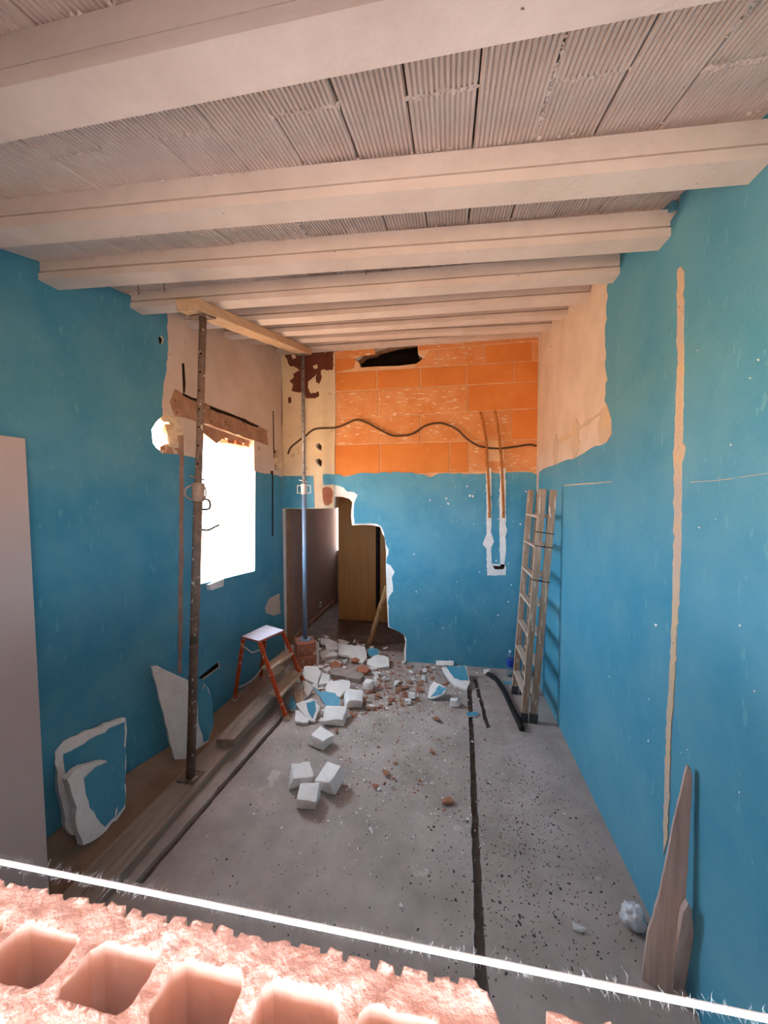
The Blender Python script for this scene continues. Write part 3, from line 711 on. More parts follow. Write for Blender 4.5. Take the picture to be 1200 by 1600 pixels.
e0 = V((t1_.x, t1_.y, 0)) - dxy * .16; e1 = V((t2_.x, t2_.y, 0)) + dxy * .09
mk = lambda e: V((e.x, e.y, ceil_z(e.y) - TH / 2 - .003))
tag(MB().bar(mk(e0), mk(e1), .15, TH - .004).build('head_timber', M['wood_y'], origin=mk((e0 + e1) / 2), bevel=.004), 'pale timber carried by the two props under the ceiling beams', 'timber')

# bricks under the far prop
def solid_brick(c, size, rz, label):
    T = tag(MB().box(V(c) + V((0, 0, size[2] / 2)), size, Matrix.Rotation(rz, 3, 'Z')).build('clay_brick', M['redbrick'], origin=c, bevel=.004), label, 'brick')
    return T
bx, by = b2_.x, b2_.y
solid_brick((bx, by - .02, 0), (.24, .25, .145), .5, 'clay brick on the floor at the bottom under the blue prop')
solid_brick((bx, by - .01, .146), (.22, .24, .152), .55, 'clay brick stacked on another directly under the blue prop')

# ------------------------------------------------------------------ step stool
HS = .65
tq = [PF(377.5, 994, HS), PF(416, 976, HS), PF(444, 984, HS), PF(405, 1001, HS)]
ft = {'fn': PF(449, 1126), 'ff': V((-1.44, 3.62, 0)), 'rn': PF(366, 1097), 'rf': V((-2.02, 3.74, 0))}
T = thing('step_stool', ((ft['fn'] + ft['rf']) / 2).to_tuple()[:2] + (0,), 'paint-spattered orange folding step stool by the left wall', 'stool')
MB().slab(tq, (0, 0, -.022), (), 0, 1).build('top_step', [M['lav'], M['orange_m']], T, bevel=.004)
cn = lambda i: tq[i] + V((0, 0, -.02))
def leg_pts(key, top): return top, ft[key]
front_n, front_f, rear_n, rear_f = cn(3), cn(2), cn(0), cn(1)
ctr = (tq[0] + tq[2]) / 2
ins = lambda p: p + (V((ctr.x, ctr.y, p.z)) - p) * .08
for key, p in (('fn', front_n), ('ff', front_f), ('rn', rear_n), ('rf', rear_f)):
    lg = MB().bar(ins(p), ft[key] + V((0, 0, .004)), .026, .034, (1, 0, 0)).build('leg', M['orange_m'], T, bevel=.003)
    d = (ins(p) - ft[key]).normalized()
    MB().bar(ft[key] + V((0, 0, .001)), ft[key] + d * .04, .031, .039, (1, 0, 0)).build('foot_cap', M['tread'], lg)
for t, dpt in ((.36, .085), (.70, .10)):
    a_ = ins(front_n).lerp(ft['fn'], t); b_ = ins(front_f).lerp(ft['ff'], t); ax = (b_ - a_).normalized(); sd_ = V((ax.y, -ax.x, 0))
    pts = [a_ + sd_ * dpt * .3, b_ + sd_ * dpt * .3, b_ - sd_ * dpt, a_ - sd_ * dpt]
    MB().slab([p + V((0, 0, .012)) for p in pts], (0, 0, -.024), (), 0, 0).build('step', M['tread'], T, bevel=.003)
a_, b_ = ins(rear_n).lerp(ft['rn'], .78), ins(rear_f).lerp(ft['rf'], .78)
mid = (a_ + b_) / 2 + V((.02, 0, -.03))
MB().tube([a_, a_.lerp(mid, .5) + V((0, 0, -.01)), mid, mid.lerp(b_, .5) + V((0, 0, -.01)), b_], .008, 8).build('brace', M['steelw'], T, smooth=True)
a_, b_ = ins(rear_n).lerp(ft['rn'], .12), ins(front_n).lerp(ft['fn'], .10)
MB().tube([a_, (a_ + b_) / 2 + V((0, 0, -.05)), b_], .007, 8).build('hinge_arm', M['steelw'], T, smooth=True)

# ------------------------------------------------------------------ ladder
near_y, far_y = 3.42, 3.90
T = thing('ladder', (.72, 3.66, 0), 'old paint-spattered wooden double ladder leaning on the right wall', 'ladder')
def rail(xb, xt, y, z0_=0.0, z1_=2.07):
    return V((xb, y, z0_)), V((xt, y, z1_))
secs = [((.672, .800), .056), ((.752, .885), .056)]
for si, ((xb, xt), dp) in enumerate(secs):
    for y in (near_y, far_y):
        a_, b_ = rail(xb, xt, y, .002, 2.07 - .01 * si)
        rl = MB().bar(a_, b_, dp, .028, (0, 1, 0)).build('rail', M['wood_l'], T, bevel=.003)
        dd = (b_ - a_).normalized()
        MB().bar(a_ - V((0, 0, .0)), a_ + dd * .085, dp + .008, .036, (0, 1, 0)).build('shoe', M['rubberg'], rl)
    for k in range(7):
        t = .115 + k * .128
        a_ = V((xb + (xt - xb) * t, near_y, 2.07 * t)); b_ = V((a_.x, far_y, a_.z))
        MB().bar(a_, b_, .055, .022).build('rung', M['rung'], T, bevel=.003)
for z_ in (1.70, 1.58, 1.28):
    t = z_ / 2.07; x0_, x1_ = .672 + .128 * t - .032, .752 + .133 * t + .032
    pts = [V((x0_, near_y - .018, z_)), V((x1_, near_y - .018, z_ - .02)), V((x1_, near_y + .018, z_ - .02)), V((x0_, near_y + .018, z_)), V((x0_, near_y - .018, z_))]
    MB().tube(pts, .004, 6).build('wire_tie', M['black'], T)

# ------------------------------------------------------------------ things standing along the left wall
def plane_of(a_, b_, c_):
    n_ = (b_ - a_).cross(c_ - a_).normalized(); return a_, n_
def piece(name, px, plane, thick, mats, label, cat, group=None, amp=0, step=9, seed=0, inset=None, origin=None):
    p0, n_ = plane
    if n_.dot(CAM - p0) < 0: n_ = -n_
    pp = rag([V(p) for p in px], amp, step, seed) if amp else px
    pts = [hit(x, y, p0, n_) for x, y in pp]
    mb = MB(); mb.slab(pts, -n_ * thick, (), 0, 1)
    lo = min(mb.v, key=lambda p: p.z)
    o = mb.build(name, mats, origin=lo)
    tag(o, label, cat, group)
    if inset:
        ii = rag([V(p) for p in inset[0]], amp, step, seed + 1) if amp else inset[0]
        MB().slab([hit(x, y, p0, n_) + n_ * .003 for x, y in ii], -n_ * .0028, (), 0, 0).build('painted_face', inset[1], o)
    return o
# pale panel at the far left
pa, pb_ = V((-1.90, 1, 0)), V((-2.06, 1, 2.3))
pln = plane_of(pa, V((-1.90, 2, 0)), pb_)
n_ = pln[1] if pln[1].x > 0 else -pln[1]
tr = hit(40, 685, pln[0], n_); br = hit(75, 1345, pln[0], n_)
dn = (br - tr).normalized(); br = tr + dn * (tr.z / -dn.z)
tl, bl = tr + V((0, -.85, 0)), br + V((0, -.85, 0))
tag(MB().slab([bl, br, tr, tl], -n_ * .035, (), 0, 0).build('panel', M['panel'], origin=(br + bl) / 2, bevel=.003), 'tall pale door panel leaning on the wall at the far left', 'panel')

WBL = [M['blue'], M['plaster_w']]
pl1 = plane_of(PF(108, 1306, .14), PF(196, 1262, .10), V((-2.03, 2.03, .593)))
piece('plaster_slab', [(86, 1174), (99, 1158), (112, 1152), (146, 1140), (158, 1136), (176, 1128), (196, 1121), (198, 1135), (197, 1200), (196, 1262), (182, 1282), (150, 1296), (112, 1305), (104, 1296), (98, 1260), (90, 1220)], pl1, .05, [M['plaster_w'], M['plaster_w']], 'large broken blue plaster slab leaning on the left wall', 'slab', None, 1.2, 9, 41,
      ([(99, 1178), (130, 1163), (150, 1150), (165, 1144), (180, 1134), (195, 1128), (195, 1200), (194, 1260), (180, 1280), (140, 1294), (122, 1298), (112, 1270), (104, 1225)], M['blue']))
pl2 = plane_of(PF(132, 1318, .10), PF(180, 1280, .09), hit(150, 1190, pl1[0], pl1[1]) + V((.075, -.01, .0)))
piece('plaster_slab', [(105, 1218), (116, 1205), (130, 1196), (150, 1191), (166, 1188), (176, 1200), (184, 1250), (180, 1280), (160, 1304), (142, 1316), (130, 1321), (122, 1300), (118, 1280), (120, 1262), (112, 1240)], pl2, .045, [M['plaster_w'], M['plaster_w']], 'smaller white-edged blue plaster slab in front of the larger one', 'slab', None, 1.0, 8, 43,
      ([(131, 1216), (142, 1205), (160, 1194), (168, 1190), (177, 1204), (184, 1250), (179, 1276), (164, 1292), (150, 1276), (140, 1262), (134, 1240)], M['blue']))
pl3 = plane_of(PF(275, 1186, .055), PF(318, 1168, .04), PLW(240, 1044, .075))
piece('plaster_slab', [(238, 1044), (248, 1042), (262, 1050), (294, 1064), (296, 1090), (308, 1110), (322, 1070), (330, 1088), (334, 1130), (326, 1158), (306, 1172), (290, 1186), (273, 1187), (262, 1140), (254, 1110)], pl3, .04, [M['plaster_w'], M['plaster_w']], 'tall white plaster slab leaning on the wall behind the rusty prop', 'slab', None, .8, 9, 45,
      ([(308, 1090), (322, 1070), (330, 1088), (334, 1130), (326, 1156), (318, 1160), (310, 1130)], M['blue']))
# dirt left along the left wall
mb = MB(); r = random.Random(51); gx, gy = 8, 26; vs_ = []
for j in range(gy + 1):
    y = .4 + (4.3 - .4) * j / gy
    for i in range(gx + 1):
        t = i / gx; x = XL(y) + .006 + (-1.87 - XL(y)) * t
        hh = .135 if y < 2.1 else (.135 - .115 * min(1, (y - 2.1) / .7)); hh = max(.02, hh)
        vs_.append(V((x, y, .002 + hh * (1 - t) ** 1.3 + (r.uniform(-.005, .005) if 0 < i < gx else 0) * (1 - t))))
mb.add(vs_, [(j * (gx + 1) + i, j * (gx + 1) + i + 1, (j + 1) * (gx + 1) + i + 1, (j + 1) * (gx + 1) + i) for j in range(gy) for i in range(gx)])
o = mb.build('dirt', M['dirt'], origin=(-2, 2.3, 0), smooth=True, kind='stuff'); tag(o, 'brown dirt strip along the foot of the left wall', 'dirt')

# ------------------------------------------------------------------ boards and bag at the right front
def lean_board(px, foot, topz, th, label, mat_, amp=0, seed=0, xo=0.0):
    f0, f1 = PF(*foot[0]), PF(*foot[1])
    tp = PR(1075, 1200, -.03); pln = plane_of(f0, f1, tp)
    return piece('board', px, pln, th, [mat_, mat_], label, 'board', None, amp, 12, seed)
lean_board([(1003, 1530), (1012, 1460), (1030, 1400), (1050, 1300), (1068, 1222), (1074, 1198), (1080, 1204), (1082, 1220), (1078, 1300), (1072, 1408), (1056, 1500), (1048, 1556), (1020, 1552)], ((1003, 1532), (1048, 1556)), 1.1, .022, 'tall weathered wooden board with pointed top leaning on the right wall', M['wood_d'], .4, 3)
f0, f1 = PF(1040, 1556), PF(1112, 1562)
piece('board', [(1050, 1552), (1056, 1490), (1068, 1425), (1076, 1412), (1081, 1420), (1084, 1470), (1096, 1520), (1112, 1562), (1080, 1566)], plane_of(f0 + V((.05, .03, 0)), f1 + V((0, .03, 0)), PR(1080, 1412, -.03)), .018, [M['wood_d'], M['wood_d']], 'short dark board leaning behind the pointed board', 'board', None, .3, 12, 4)
pb0 = PF(990, 1446)
mb = MB(); bm = bmesh.new(); bmesh.ops.create_icosphere(bm, subdivisions=4, radius=1)
for v in bm.verts:
    p = v.co.copy(); k = 1 + .34 * noise.noise(p * 1.7) - .30 * abs(noise.noise(p * 3.2)) + .10 * noise.noise(p * 8) - .1 * abs(noise.noise(p * 14))
    v.co = V((p.x * .055 * k, p.y * .05 * k, max(-.04, p.z * .06 * k)))
bm.verts.index_update(); mb.add([v.co + V((pb0.x, pb0.y, .041)) for v in bm.verts], [[v.index for v in f.verts] for f in bm.faces]); bm.free()
tag(mb.build('plastic_bag', M['bagw'], origin=(pb0.x, pb0.y, 0), smooth=True), 'crumpled pale plastic bag on the floor by the pointed board', 'bag')

# ------------------------------------------------------------------ back right corner
pbt = PF(797, 1056); pbt.y = min(pbt.y, YB - .06)
T = thing('bottle', (pbt.x, pbt.y, 0), 'clear plastic water bottle with blue label by the back wall', 'bottle')
MB().lathe([(.030, 0), (.038, .006), (.040, .03), (.037, .05), (.040, .07), (.037, .09), (.040, .11), (.040, .20), (.034, .225), (.016, .252), (.0145, .27)], pbt, 18).build('body', M['pet'], T, smooth=True)
MB().lathe([(.0405, .115), (.041, .117), (.041, .195), (.0405, .197)], pbt, 18).build('label_band', M['label'], T, smooth=True)
MB().lathe([(.016, .262), (.017, .264), (.017, .285), (.015, .288)], pbt, 14).build('cap', M['capw'], T, smooth=True)

hp = [(762, 1052), (776, 1062), (788, 1080), (799, 1104), (808, 1122), (816, 1140)]
hs = [PF(*p, .026) for p in hp]
mb = MB(); pts = []
for i in range(len(hs) - 1):
    for k in range(14): pts.append(hs[i].lerp(hs[i + 1], k / 14))
rs = [.026 if i % 2 else .022 for i in range(len(pts))]
T = tag(mb.tube(pts, rs, 10).build('hose', M['black'], origin=hs[2] * 1 - V((0, 0, .026)), smooth=True), 'black corrugated hose lying on the floor near the ladder foot', 'hose')
MB().tube([hs[0] + (hs[0] - hs[1]).normalized() * .06, hs[0] + (hs[1] - hs[0]).normalized() * .01], .0255, 12).build('connector', M['steelgrey'], T, smooth=True)

# cable and conduits on the back wall
cp = [(78, 572), (90, 545), (120, 520), (150, 498), (190, 470), (270, 465), (310, 452), (352, 434), (390, 440), (440, 466), (500, 496), (540, 498), (585, 490), (640, 456), (690, 446), (730, 454), (770, 474), (810, 512), (860, 540), (930, 550), (1000, 543), (1060, 534), (1092, 540)]
def smooth(pts, n=6):
    res = []
    for i in range(len(pts) - 1):
        p0, p1, p2, p3 = pts[max(i - 1, 0)], pts[i], pts[i + 1], pts[min(i + 2, len(pts) - 1)]
        for k in range(n):
            t = k / n
            res.append(.5 * ((2 * p1) + (p2 - p0) * t + (2 * p0 - 5 * p1 + 4 * p2 - p3) * t * t + (3 * p1 - p0 - 3 * p2 + p3) * t ** 3))
    res.append(pts[-1]); return res
c3 = [PB(*zx4(*p), -.006) for p in cp]
tag(MB().tube(smooth(c3), .011, 8).build('cable', M['cable'], origin=c3[len(c3) // 2], smooth=True), 'wavy brown cable strung across the bare orange bricks', 'cable')
for nm, zs_, lab in (('a', [(862, 400), (874, 450), (886, 520), (890, 600), (896, 700), (900, 800)], 'left of the two orange conduits in the back wall'), ('b', [(922, 396), (932, 450), (940, 515), (948, 600), (953, 700), (957, 800)], 'right of the two orange conduits in the back wall')):
    p3 = smooth([PB(*zx4(*p), -.006) for p in zs_], 10)
    xe = 897 if nm == 'a' else 955
    p3.append(PB(420 + xe / 2.609, 720 + 265 / 2.609, -.006))
    pts = []
    for i in range(len(p3) - 1): pts += [p3[i], p3[i].lerp(p3[i + 1], .5)]
    tag(MB().tube(pts, [.016 if i % 2 else .0125 for i in range(len(pts))], 8).build('conduit', M['conduit'], origin=p3[0], smooth=False), lab, 'conduit', 'conduits in the back wall')

# wires hanging in the window
for k, (w_, lab) in enumerate([([(312, 782), (322, 780), (328, 786), (327, 794), (320, 796), (312, 795)], 'thin wire loop sticking out in the bright window'), ([(310, 822), (318, 828), (326, 828), (334, 824), (342, 820)], 'thin curved wire below the loop in the bright window')]):
    p3 = [PLW(*p, -.12) for p in w_]; p3[0] = p3[0] + V((0, -.14, 0))
    if k == 0: p3[-1] = p3[-1] + V((0, -.14, 0))
    tag(MB().tube(smooth(p3), .011, 6).build('wire', M['black'], origin=p3[0], smooth=True), lab, 'wire')
# plaster block on the window sill
r = random.Random(61)
c = PLW(334, 906, .0); c.z = zb
sb_ = [c + V((dx, dy, dz)) for dx in (-.19, .03) for dy in (-.10, .10) for dz in (.035, .095)]
tag(MB().hull([p + V((r.uniform(-.015, .015), r.uniform(-.02, .02), r.uniform(-.008, .008))) for p in sb_]).build('plaster_block', M['plaster_w'], origin=c), 'broken white plaster block lying on the window sill', 'rubble')

# ------------------------------------------------------------------ beyond the doorway
wa, wb = PF(529, 968), PF(589, 970); wc = PF(608, 971); yw = wa.y
T = thing('wardrobe', ((wa.x + wc.x) / 2, yw + .3, 0), 'brown wooden wardrobe with two doors beyond the broken doorway', 'wardrobe')
HW = 2.25
xe = wc.x + .55
MB().box(((wa.x + xe) / 2, yw + .31, HW / 2), (xe - wa.x, .56, HW)).build('body', M['wood_w'], T, bevel=.003)
xd = PY(587, 900, yw).x; xg = PY(594, 900, yw).x
MB().box(((wa.x + xd) / 2, yw + .012, HW / 2 + .0), (xd - wa.x, .022, HW - .006)).build('door', M['wood_w'], T, bevel=.003)
MB().box(((xg + xe) / 2, yw + .012, HW / 2), (xe - xg, .022, HW - .006)).build('door', M['wood_w'], T, bevel=.003)
MB().box(((xd + xg) / 2, yw + .026, HW / 2), (xg - xd - .004, .006, HW - .02)).build('gap_strip', M['dark'], T)
lb = PF(578, 1008); ltp = PY(604, 918, YB + .10)
mb = MB(); r = random.Random(71); n = 14
mb.tube([lb.lerp(ltp, i / n) + V((r.uniform(-.006, .006), r.uniform(-.006, .006), .01)) for i in range(n + 1)], [.042 + r.uniform(-.005, .005) - .010 * i / n for i in range(n + 1)], 9)
tag(mb.build('wooden_stick', M['log'], origin=lb, smooth=True), 'rough wooden stick leaning on the broken edge of the doorway', 'stick')

# ------------------------------------------------------------------ rubble
def z7(x, y): return (440 + x / 6, 980 + y / 6)
def z6(x, y): return (340 + x / 4, 960 + y / 4)
def z4(x, y): return (620 + x / 5, 1020 + y / 5)
def z3(x, y): return (420 + x / 2.609, 980 + y / 2.609)
def rub(px, label, kind='W', tilt=20, az=0, th=.03, lift=.0, inset=None, seed=0, amp=.5):
    low = max(px, key=lambda p: p[1]); p0 = PF(*low); p0.z = th * .75 + lift
    p0 = hit(low[0], low[1], p0, V((0, 0, 1)))
    t = math.radians(tilt); n_ = V((math.sin(t) * math.sin(az), -math.sin(t) * math.cos(az), math.cos(t)))
    mats = {'W': [M['plaster_w'], M['plaster_w']], 'B': [M['blue'], M['plaster_w']], 'G': [M['grey_chip'], M['grey_chip']], 'R': [M['redbrick'], M['redbrick']], 'T': [M['tread'], M['tread']]}[kind]
    o = piece('rubble_piece' if kind != 'R' else 'brick_piece', px, (p0, n_), th, mats, label, 'rubble', 'broken plaster and brick on the floor', amp, 5, seed, inset)
    zmin = min(v.co.z for v in o.data.vertices) + o.location.z
    if lift == 0: o.location.z -= zmin - .0005
    return o
RUB = [
 (z7, [(365, 110), (420, 112), (520, 140), (525, 215), (420, 215), (410, 160), (365, 150)], 'flat white plaster piece just right of the brick stack', 'W', 12, .2),
 (z7, [(360, 235), (420, 215), (525, 245), (515, 270), (370, 290)], 'narrow white plaster piece lying below the brick stack top', 'W', 15, -.2),
 (z7, [(525, 150), (620, 170), (780, 185), (800, 290), (760, 340), (620, 270), (535, 255)], 'broad white plaster sheet at the back of the heap', 'W', 16, 0),
 (z7, [(805, 205), (900, 200), (915, 270), (820, 275)], 'small blue plaster piece beside the foot of the stick', 'B', 40, .1),
 (z7, [(800, 310), (900, 260), (1005, 290), (1010, 370), (880, 385), (800, 350)], 'white plaster piece in front of the small blue one', 'W', 18, .2),
 (z7, [(312, 140), (350, 135), (352, 250), (346, 360), (320, 330), (315, 240)], 'upright white plaster strip touching the brick stack', 'W', 45, .6),
 (z7, [(470, 390), (560, 385), (770, 445), (765, 470), (720, 500), (460, 450)], 'long grey mortar bar lying across the middle of the heap', 'G', 10, 0, .05),
 (z7, [(210, 375), (330, 370), (370, 420), (335, 545), (290, 520), (190, 480)], 'white plaster piece left of the grey mortar bar', 'W', 22, .3),
 (z7, [(375, 430), (450, 455), (430, 530), (345, 545)], 'small white plaster piece under the grey bar end', 'W', 8, 0),
 (z7, [(430, 520), (560, 495), (640, 510), (640, 570), (590, 610), (550, 660), (410, 600)], 'rounded white plaster slab in front of the grey bar', 'W', 18, .1),
 (z7, [(195, 500), (250, 520), (295, 580), (250, 650), (215, 620)], 'white plaster piece behind the stool leg', 'W', 30, .5),
 (z7, [(290, 555), (340, 600), (500, 620), (545, 670), (540, 750), (440, 780), (380, 690)], 'large triangular blue plaster piece at the front of the heap', 'B', 28, -.3),
 (z6, [(490, 560), (590, 525), (640, 575), (605, 672), (575, 665), (520, 600)], 'white plaster piece with a blue wedge near the stool', 'W', 35, .2, .03, [(555, 556), (606, 540), (616, 600), (597, 656), (566, 610)]),
 (z6, [(440, 560), (460, 510), (490, 560), (485, 600), (450, 595)], 'dark blue plaster piece under the lower stool step', 'B', 35, .4),
 (z6, [(470, 490), (535, 475), (540, 545), (490, 560)], 'tan plaster piece beside the stool foot', 'T', 25, .4),
 (z6, [(485, 605), (540, 600), (570, 660), (560, 680), (485, 672)], 'greyish white plaster piece at the front corner by the stool', 'W', 20, .2),
 (z4, [(305, 70), (445, 72), (445, 106), (310, 106)], 'narrow white plaster strip against the back wall', 'W', 25, 0),
 (z4, [(350, 115), (540, 105), (570, 240), (545, 290), (460, 262), (400, 200)], 'blue plaster slab with white rim beside the floor groove', 'W', 16, 0, .03, [(382, 112), (532, 110), (560, 224), (500, 222), (450, 205)]),
 (z4, [(240, 352), (255, 270), (290, 222), (335, 245), (390, 285), (362, 322), (270, 360)], 'tilted blue and white plaster piece amid the brick chips', 'W', 42, -.4, .03, [(262, 350), (330, 256), (390, 286), (352, 324)]),
 (z4, [(545, 470), (600, 462), (640, 470), (620, 496), (548, 498)], 'small blue plaster fragment lying on the floor groove', 'B', 5, 0, .012),
 (z4, [(822, 222), (895, 226), (905, 246), (850, 252)], 'pale green fragment on the floor below the bottle', 'B', 8, 0, .012),
 (z6, [(308, 240), (380, 195), (412, 225), (370, 262), (312, 275)], 'tan broken tile lying behind the stool', 'T', 20, .3, .02),
 (z6, [(330, 345), (405, 318), (418, 340), (340, 392)], 'second tan broken tile on the planks behind the stool', 'T', 20, .3, .02),
 (z7, [(450, 340), (510, 310), (560, 350), (545, 385), (470, 384)], 'orange brick piece in the middle of the heap', 'R', 35, .3, .05),
 (z7, [(695, 400), (760, 360), (830, 395), (790, 436), (720, 430)], 'red brick piece behind the end of the grey bar', 'R', 35, -.3, .05),
 (z7, [(650, 300), (700, 285), (735, 310), (690, 330), (655, 325)], 'small red brick piece among white plaster at the back', 'R', 30, .2, .04),
]
for i, t in enumerate(RUB):
    fn, pxs, lab, kd, tilt, az = t[:6]
    th = t[6] if len(t) > 6 else .03
    inset = ([fn(*p) for p in t[7]], M['blue']) if len(t) > 7 else None
    lift = .13 if 'on the planks' in lab else 0.0
    rub([fn(*p) for p in pxs], lab, kd, tilt, az, th, lift, inset, 100 + i)

def block(cx, by_, w_, lab, seed, name='plaster_chunk', m_='plaster_w', hk=.5, grp='broken plaster and brick on the floor', rz=None):
    p = PF(cx, by_); r = random.Random(seed); dist = (p - CAM).dot(FW); s_ = w_ * dist / F_PX
    p = p + V((0, s_ * .42, 0))
    rz = r.uniform(-.5, .5) if rz is None else rz
    R = Matrix.Rotation(rz, 3, 'Z')
    pts = []
    for a_ in (-1, 1):
        for b_ in (-1, 1):
            for c_ in (0, 1):
                q_ = V((a_ * s_ * .46 * r.uniform(.75, 1.08), b_ * s_ * .42 * r.uniform(.75, 1.08), c_ * s_ * hk * r.uniform(.82, 1.1)))
                if c_ == 1: q_.x *= .95; q_.y *= .95
                pts.append(p + R @ q_)
    if name == 'brick_chip': pts = []
    for _ in range(4 if pts else 9):
        q_ = V((r.uniform(-.48, .48) * s_, r.uniform(-.44, .44) * s_, r.uniform(.2, .9) * s_ * hk)); pts.append(p + R @ q_)
    if name == 'plaster_chunk':
        R2 = Matrix.Rotation(r.uniform(-.28, .28), 3, 'X') @ Matrix.Rotation(r.uniform(-.28, .28), 3, 'Y')
        pts = [p + R2 @ (q_ - p) for q_ in pts]; lo_ = min(q_.z for q_ in pts); pts = [q_ - V((0, 0, lo_)) for q_ in pts]
    o = MB().hull(pts).build(name, M[m_], origin=p)
    if s_ > .05:            # worn faces and chipped arrises
        bm = bmesh.new(); bm.from_mesh(o.data)
        bmesh.ops.bevel(bm, geom=list(bm.edges), offset=s_ * .018, segments=1, affect='EDGES', clamp_overlap=True)
        bmesh.ops.triangulate(bm, faces=bm.faces)
        bmesh.ops.subdivide_edges(bm, edges=[e for e in bm.edges if e.calc_length() > s_ * .12], cuts=2)
        bmesh.ops.triangulate(bm, faces=bm.faces)
        for v in bm.verts:
            q_ = v.co / s_ + V((seed, 0, 0)); a_ = s_ * .05
            v.co += V((noise.noise(q_ * 3), noise.noise(q_ * 3 + V((5, 0, 0))), noise.noise(q_ * 3 + V((0, 5, 0))))) * a_ + V((noise.noise(q_ * 9), noise.noise(q_ * 9 + V((5, 0, 0))), 0)) * a_ * .35
            v.co.z = max(v.co.z, .0005)
        bm.to_mesh(o.data); bm.free()
    return tag(o, lab, 'rubble', grp)
block(499, 1172, 33, 'white plaster chunk standing alone in front of the heap', 1)
block(464, 1232, 38, 'rearmost left of the three white chunks on open floor', 2, rz=.4)
block(513, 1243, 42, 'right one of the three white chunks on open floor', 3, rz=-.3)
block(475, 1268, 40, 'front one of the three white chunks on open floor', 4, rz=.1)
block(519, 1136, 40, 'broad white chunk at the front edge of the heap', 5, hk=.3)
block(549, 1109, 33, 'white chunk at the right edge of the heap', 6, hk=.42)
block(575, 1080, 17, 'small white chunk right of the grey mortar bar', 7, hk=.8)
block(711, 1107, 15, 'white chunk lying alone left of the floor groove', 8, hk=.7)
block(643, 1095, 14, 'larger of two white chunks left of the tilted blue piece', 9)
block(637, 1103, 11, 'smaller of two white chunks left of the tilted blue piece', 10)
block(762, 1057, 13, 'white lump beside the end of the black hose', 12)
for k, (x, y, w_) in enumerate([(600, 1216, 18), (584, 1234, 14), (698, 1262, 22), (684, 1130, 20), (675, 1182, 12), (617, 1197, 9), (611, 1096, 12), (538, 1234, 12), (521, 1147, 16), (686, 1158, 8)]):
    block(x, y, w_, 'loose red brick chip on the open concrete floor', 200 + k, 'brick_chip', 'chip', .35, 'brick chips on the open floor')

# small fragments of the heap, each its own piece
heap = [(474, 1010), (510, 990), (632, 1020), (720, 1050), (700, 1078), (640, 1100), (560, 1120), (500, 1128), (462, 1100)]
fr = random.Random(77)
meshes = {}
for kind_, m_ in (('plaster_fragment', 'plaster_w'), ('brick_fragment', 'chip'), ('mortar_fragment', 'grey_chip')):
    meshes[kind_] = []
    for k in range(8):
        mb = MB(); mb.hull([V((fr.uniform(-1, 1), fr.uniform(-.6, .6), fr.uniform(0, .55))) for _ in range(10)])
        me = bpy.data.meshes.new(kind_); me.from_pydata(mb.v, [], mb.f); me.materials.append(M[m_]); meshes[kind_].append(me)
labs = {'plaster_fragment': 'small white plaster fragment in the rubble heap by the doorway', 'brick_fragment': 'small red brick fragment in the rubble heap by the doorway', 'mortar_fragment': 'small grey mortar fragment in the rubble heap by the doorway'}
def frag(kind_, x, y, s_, lab, grp, z=0.0):
    me = fr.choice(meshes[kind_]); o = bpy.data.objects.new(kind_, me); col.objects.link(o)
    p = PF(x, y); o.location = (p.x, p.y, z - min(v.co.z for v in me.vertices) * s_)
    o.rotation_euler = (0, 0, fr.uniform(0, 6.28)); o.scale = (s_, s_, s_)
    tag(o, lab, 'rubble', grp)
cnt = 0
while cnt < 285:
    x, y = fr.uniform(455, 725), fr.uniform(992, 1135)
    if not inpoly(x, y, heap): continue
    k = 'brick_fragment' if fr.random() < (.62 if x > 560 else .4) else ('plaster_fragment' if fr.random() < .6 else 'mortar_fragment')
    zone = 'between the brick stack and the grey bar' if x < 535 and y < 1062 else ('at the front of the heap near the stool' if x < 575 and y >= 1062 else ('along the back wall right of the doorway' if x >= 600 else 'in the doorway part of the heap'))
    nm = labs[k].split(' in ')[0]
    frag(k, x, y, fr.uniform(.016, .046) * (1.7 if k == 'plaster_fragment' and x < 590 else 1.1), nm + ' ' + zone, nm.replace('small ', '') + 's ' + zone); cnt += 1
for i in range(70):
    x, y = fr.uniform(482, 690), fr.uniform(1000, 1085)
    if not inpoly(x, y, heap) or (x > 600 and i % 3): continue
    zone = 'lying among the larger pieces by the brick stack' if x < 545 else ('lying among red chips in the doorway' if x < 600 else 'lying among red chips by the back wall')
    frag('plaster_fragment', x, y, fr.uniform(.035, .062), 'flat white plaster fragment ' + zone, 'flat white fragments ' + zone, fr.uniform(0, .03))
for i in range(60):
    x = fr.gauss(590, 90); y = fr.uniform(1085, 1300)
    if x < 420 or x > 735: continue
    if x < 470 and y < 1180: continue
    frag('plaster_fragment', x, y, fr.uniform(.008, .02), 'tiny white fragment scattered on the open concrete floor', 'white fragments on the open floor')
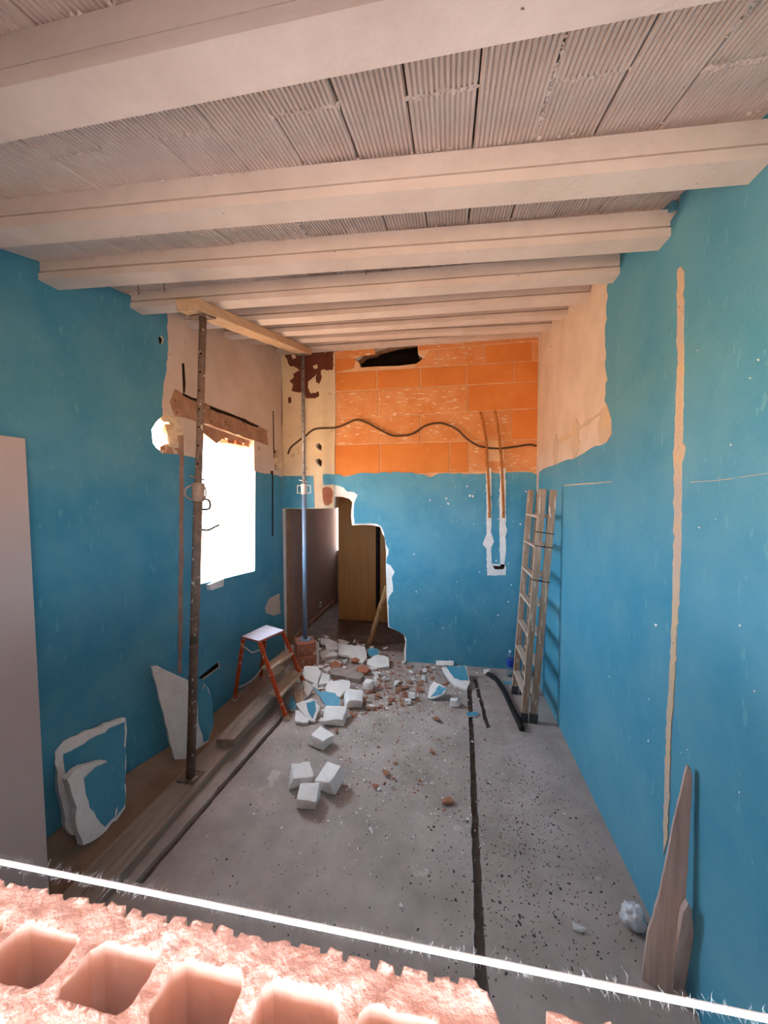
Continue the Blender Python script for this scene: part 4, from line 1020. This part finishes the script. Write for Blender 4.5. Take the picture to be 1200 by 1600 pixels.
for (x, y, s_, lab) in [(905, 1455, .03, 'pale flake on the floor in front of the plastic bag'), (627, 1415, .022, 'pale flake on the floor near the string'), (397, 1272, .02, 'pale flake on the floor right of the left groove'), (1090, 1170, .02, '')]:
    if lab: frag('plaster_fragment', x, y, s_, lab, 'flakes on the open floor')

# crumbs nobody could count
def crumbs(name, m_, n, sampler, smin, smax, seed, label):
    r = random.Random(seed); mb = MB(); c = 0
    while c < n:
        x, y = sampler(r)
        p = PF(x, y)
        if p.x > XR - .03 or p.x < -1.6 or p.y > YB + .6 or p.y < .8 or (p.y > YB - .03 and not (-1.7 < p.x < -.65)): continue
        s_ = r.uniform(smin, smax) * (1 if r.random() < .9 else 1.8); a_ = r.uniform(0, 6.28); e = r.uniform(.5, 1)
        u = V((math.cos(a_), math.sin(a_), 0)) * s_; v_ = V((-math.sin(a_), math.cos(a_), 0)) * s_ * e; t_ = V((r.uniform(-.3, .3) * s_, r.uniform(-.3, .3) * s_, s_ * r.uniform(.35, .7)))
        mb.add([p + u, p + v_, p - u, p - v_ * .8, p + t_, p + t_ * .9 + u * .4], [(0, 1, 5), (1, 4, 5), (1, 2, 4), (2, 3, 4), (3, 0, 5), (3, 5, 4)])
        c += 1
    o = mb.build(name, M[m_], origin=(0, 2.5, 0), kind='stuff', fix=False); tag(o, label, 'debris')
def s_dark(r):
    if r.random() < .72:
        y = r.triangular(1095, 1560, 1250); x = r.gauss(760 + (y - 1100) * .25, 55 + (y - 1100) * .09); return x, y
    return r.uniform(330, 1000), r.uniform(1090, 1560)
crumbs('dark_crumbs', 'crumb', 1900, s_dark, .002, .0065, 81, 'dark grey crumbs strewn over the concrete floor')
crumbs('pale_crumbs', 'plaster_w', 2200, lambda r: (r.gauss(590, 75), r.triangular(1000, 1150, 1035)) if r.random() < .6 else (r.gauss(600, 95), r.triangular(1000, 1380, 1060)), .002, .009, 82, 'tiny white plaster crumbs strewn around the heap')
crumbs('red_crumbs', 'chip', 2000, lambda r: (r.gauss(610, 62), r.triangular(1000, 1130, 1045)) if r.random() < .7 else (r.gauss(600, 75), r.triangular(1000, 1280, 1040)), .003, .012, 83, 'tiny red brick crumbs strewn around the heap')
for o in bpy.data.objects:
    if '_w' in o.keys(): del o['_w']
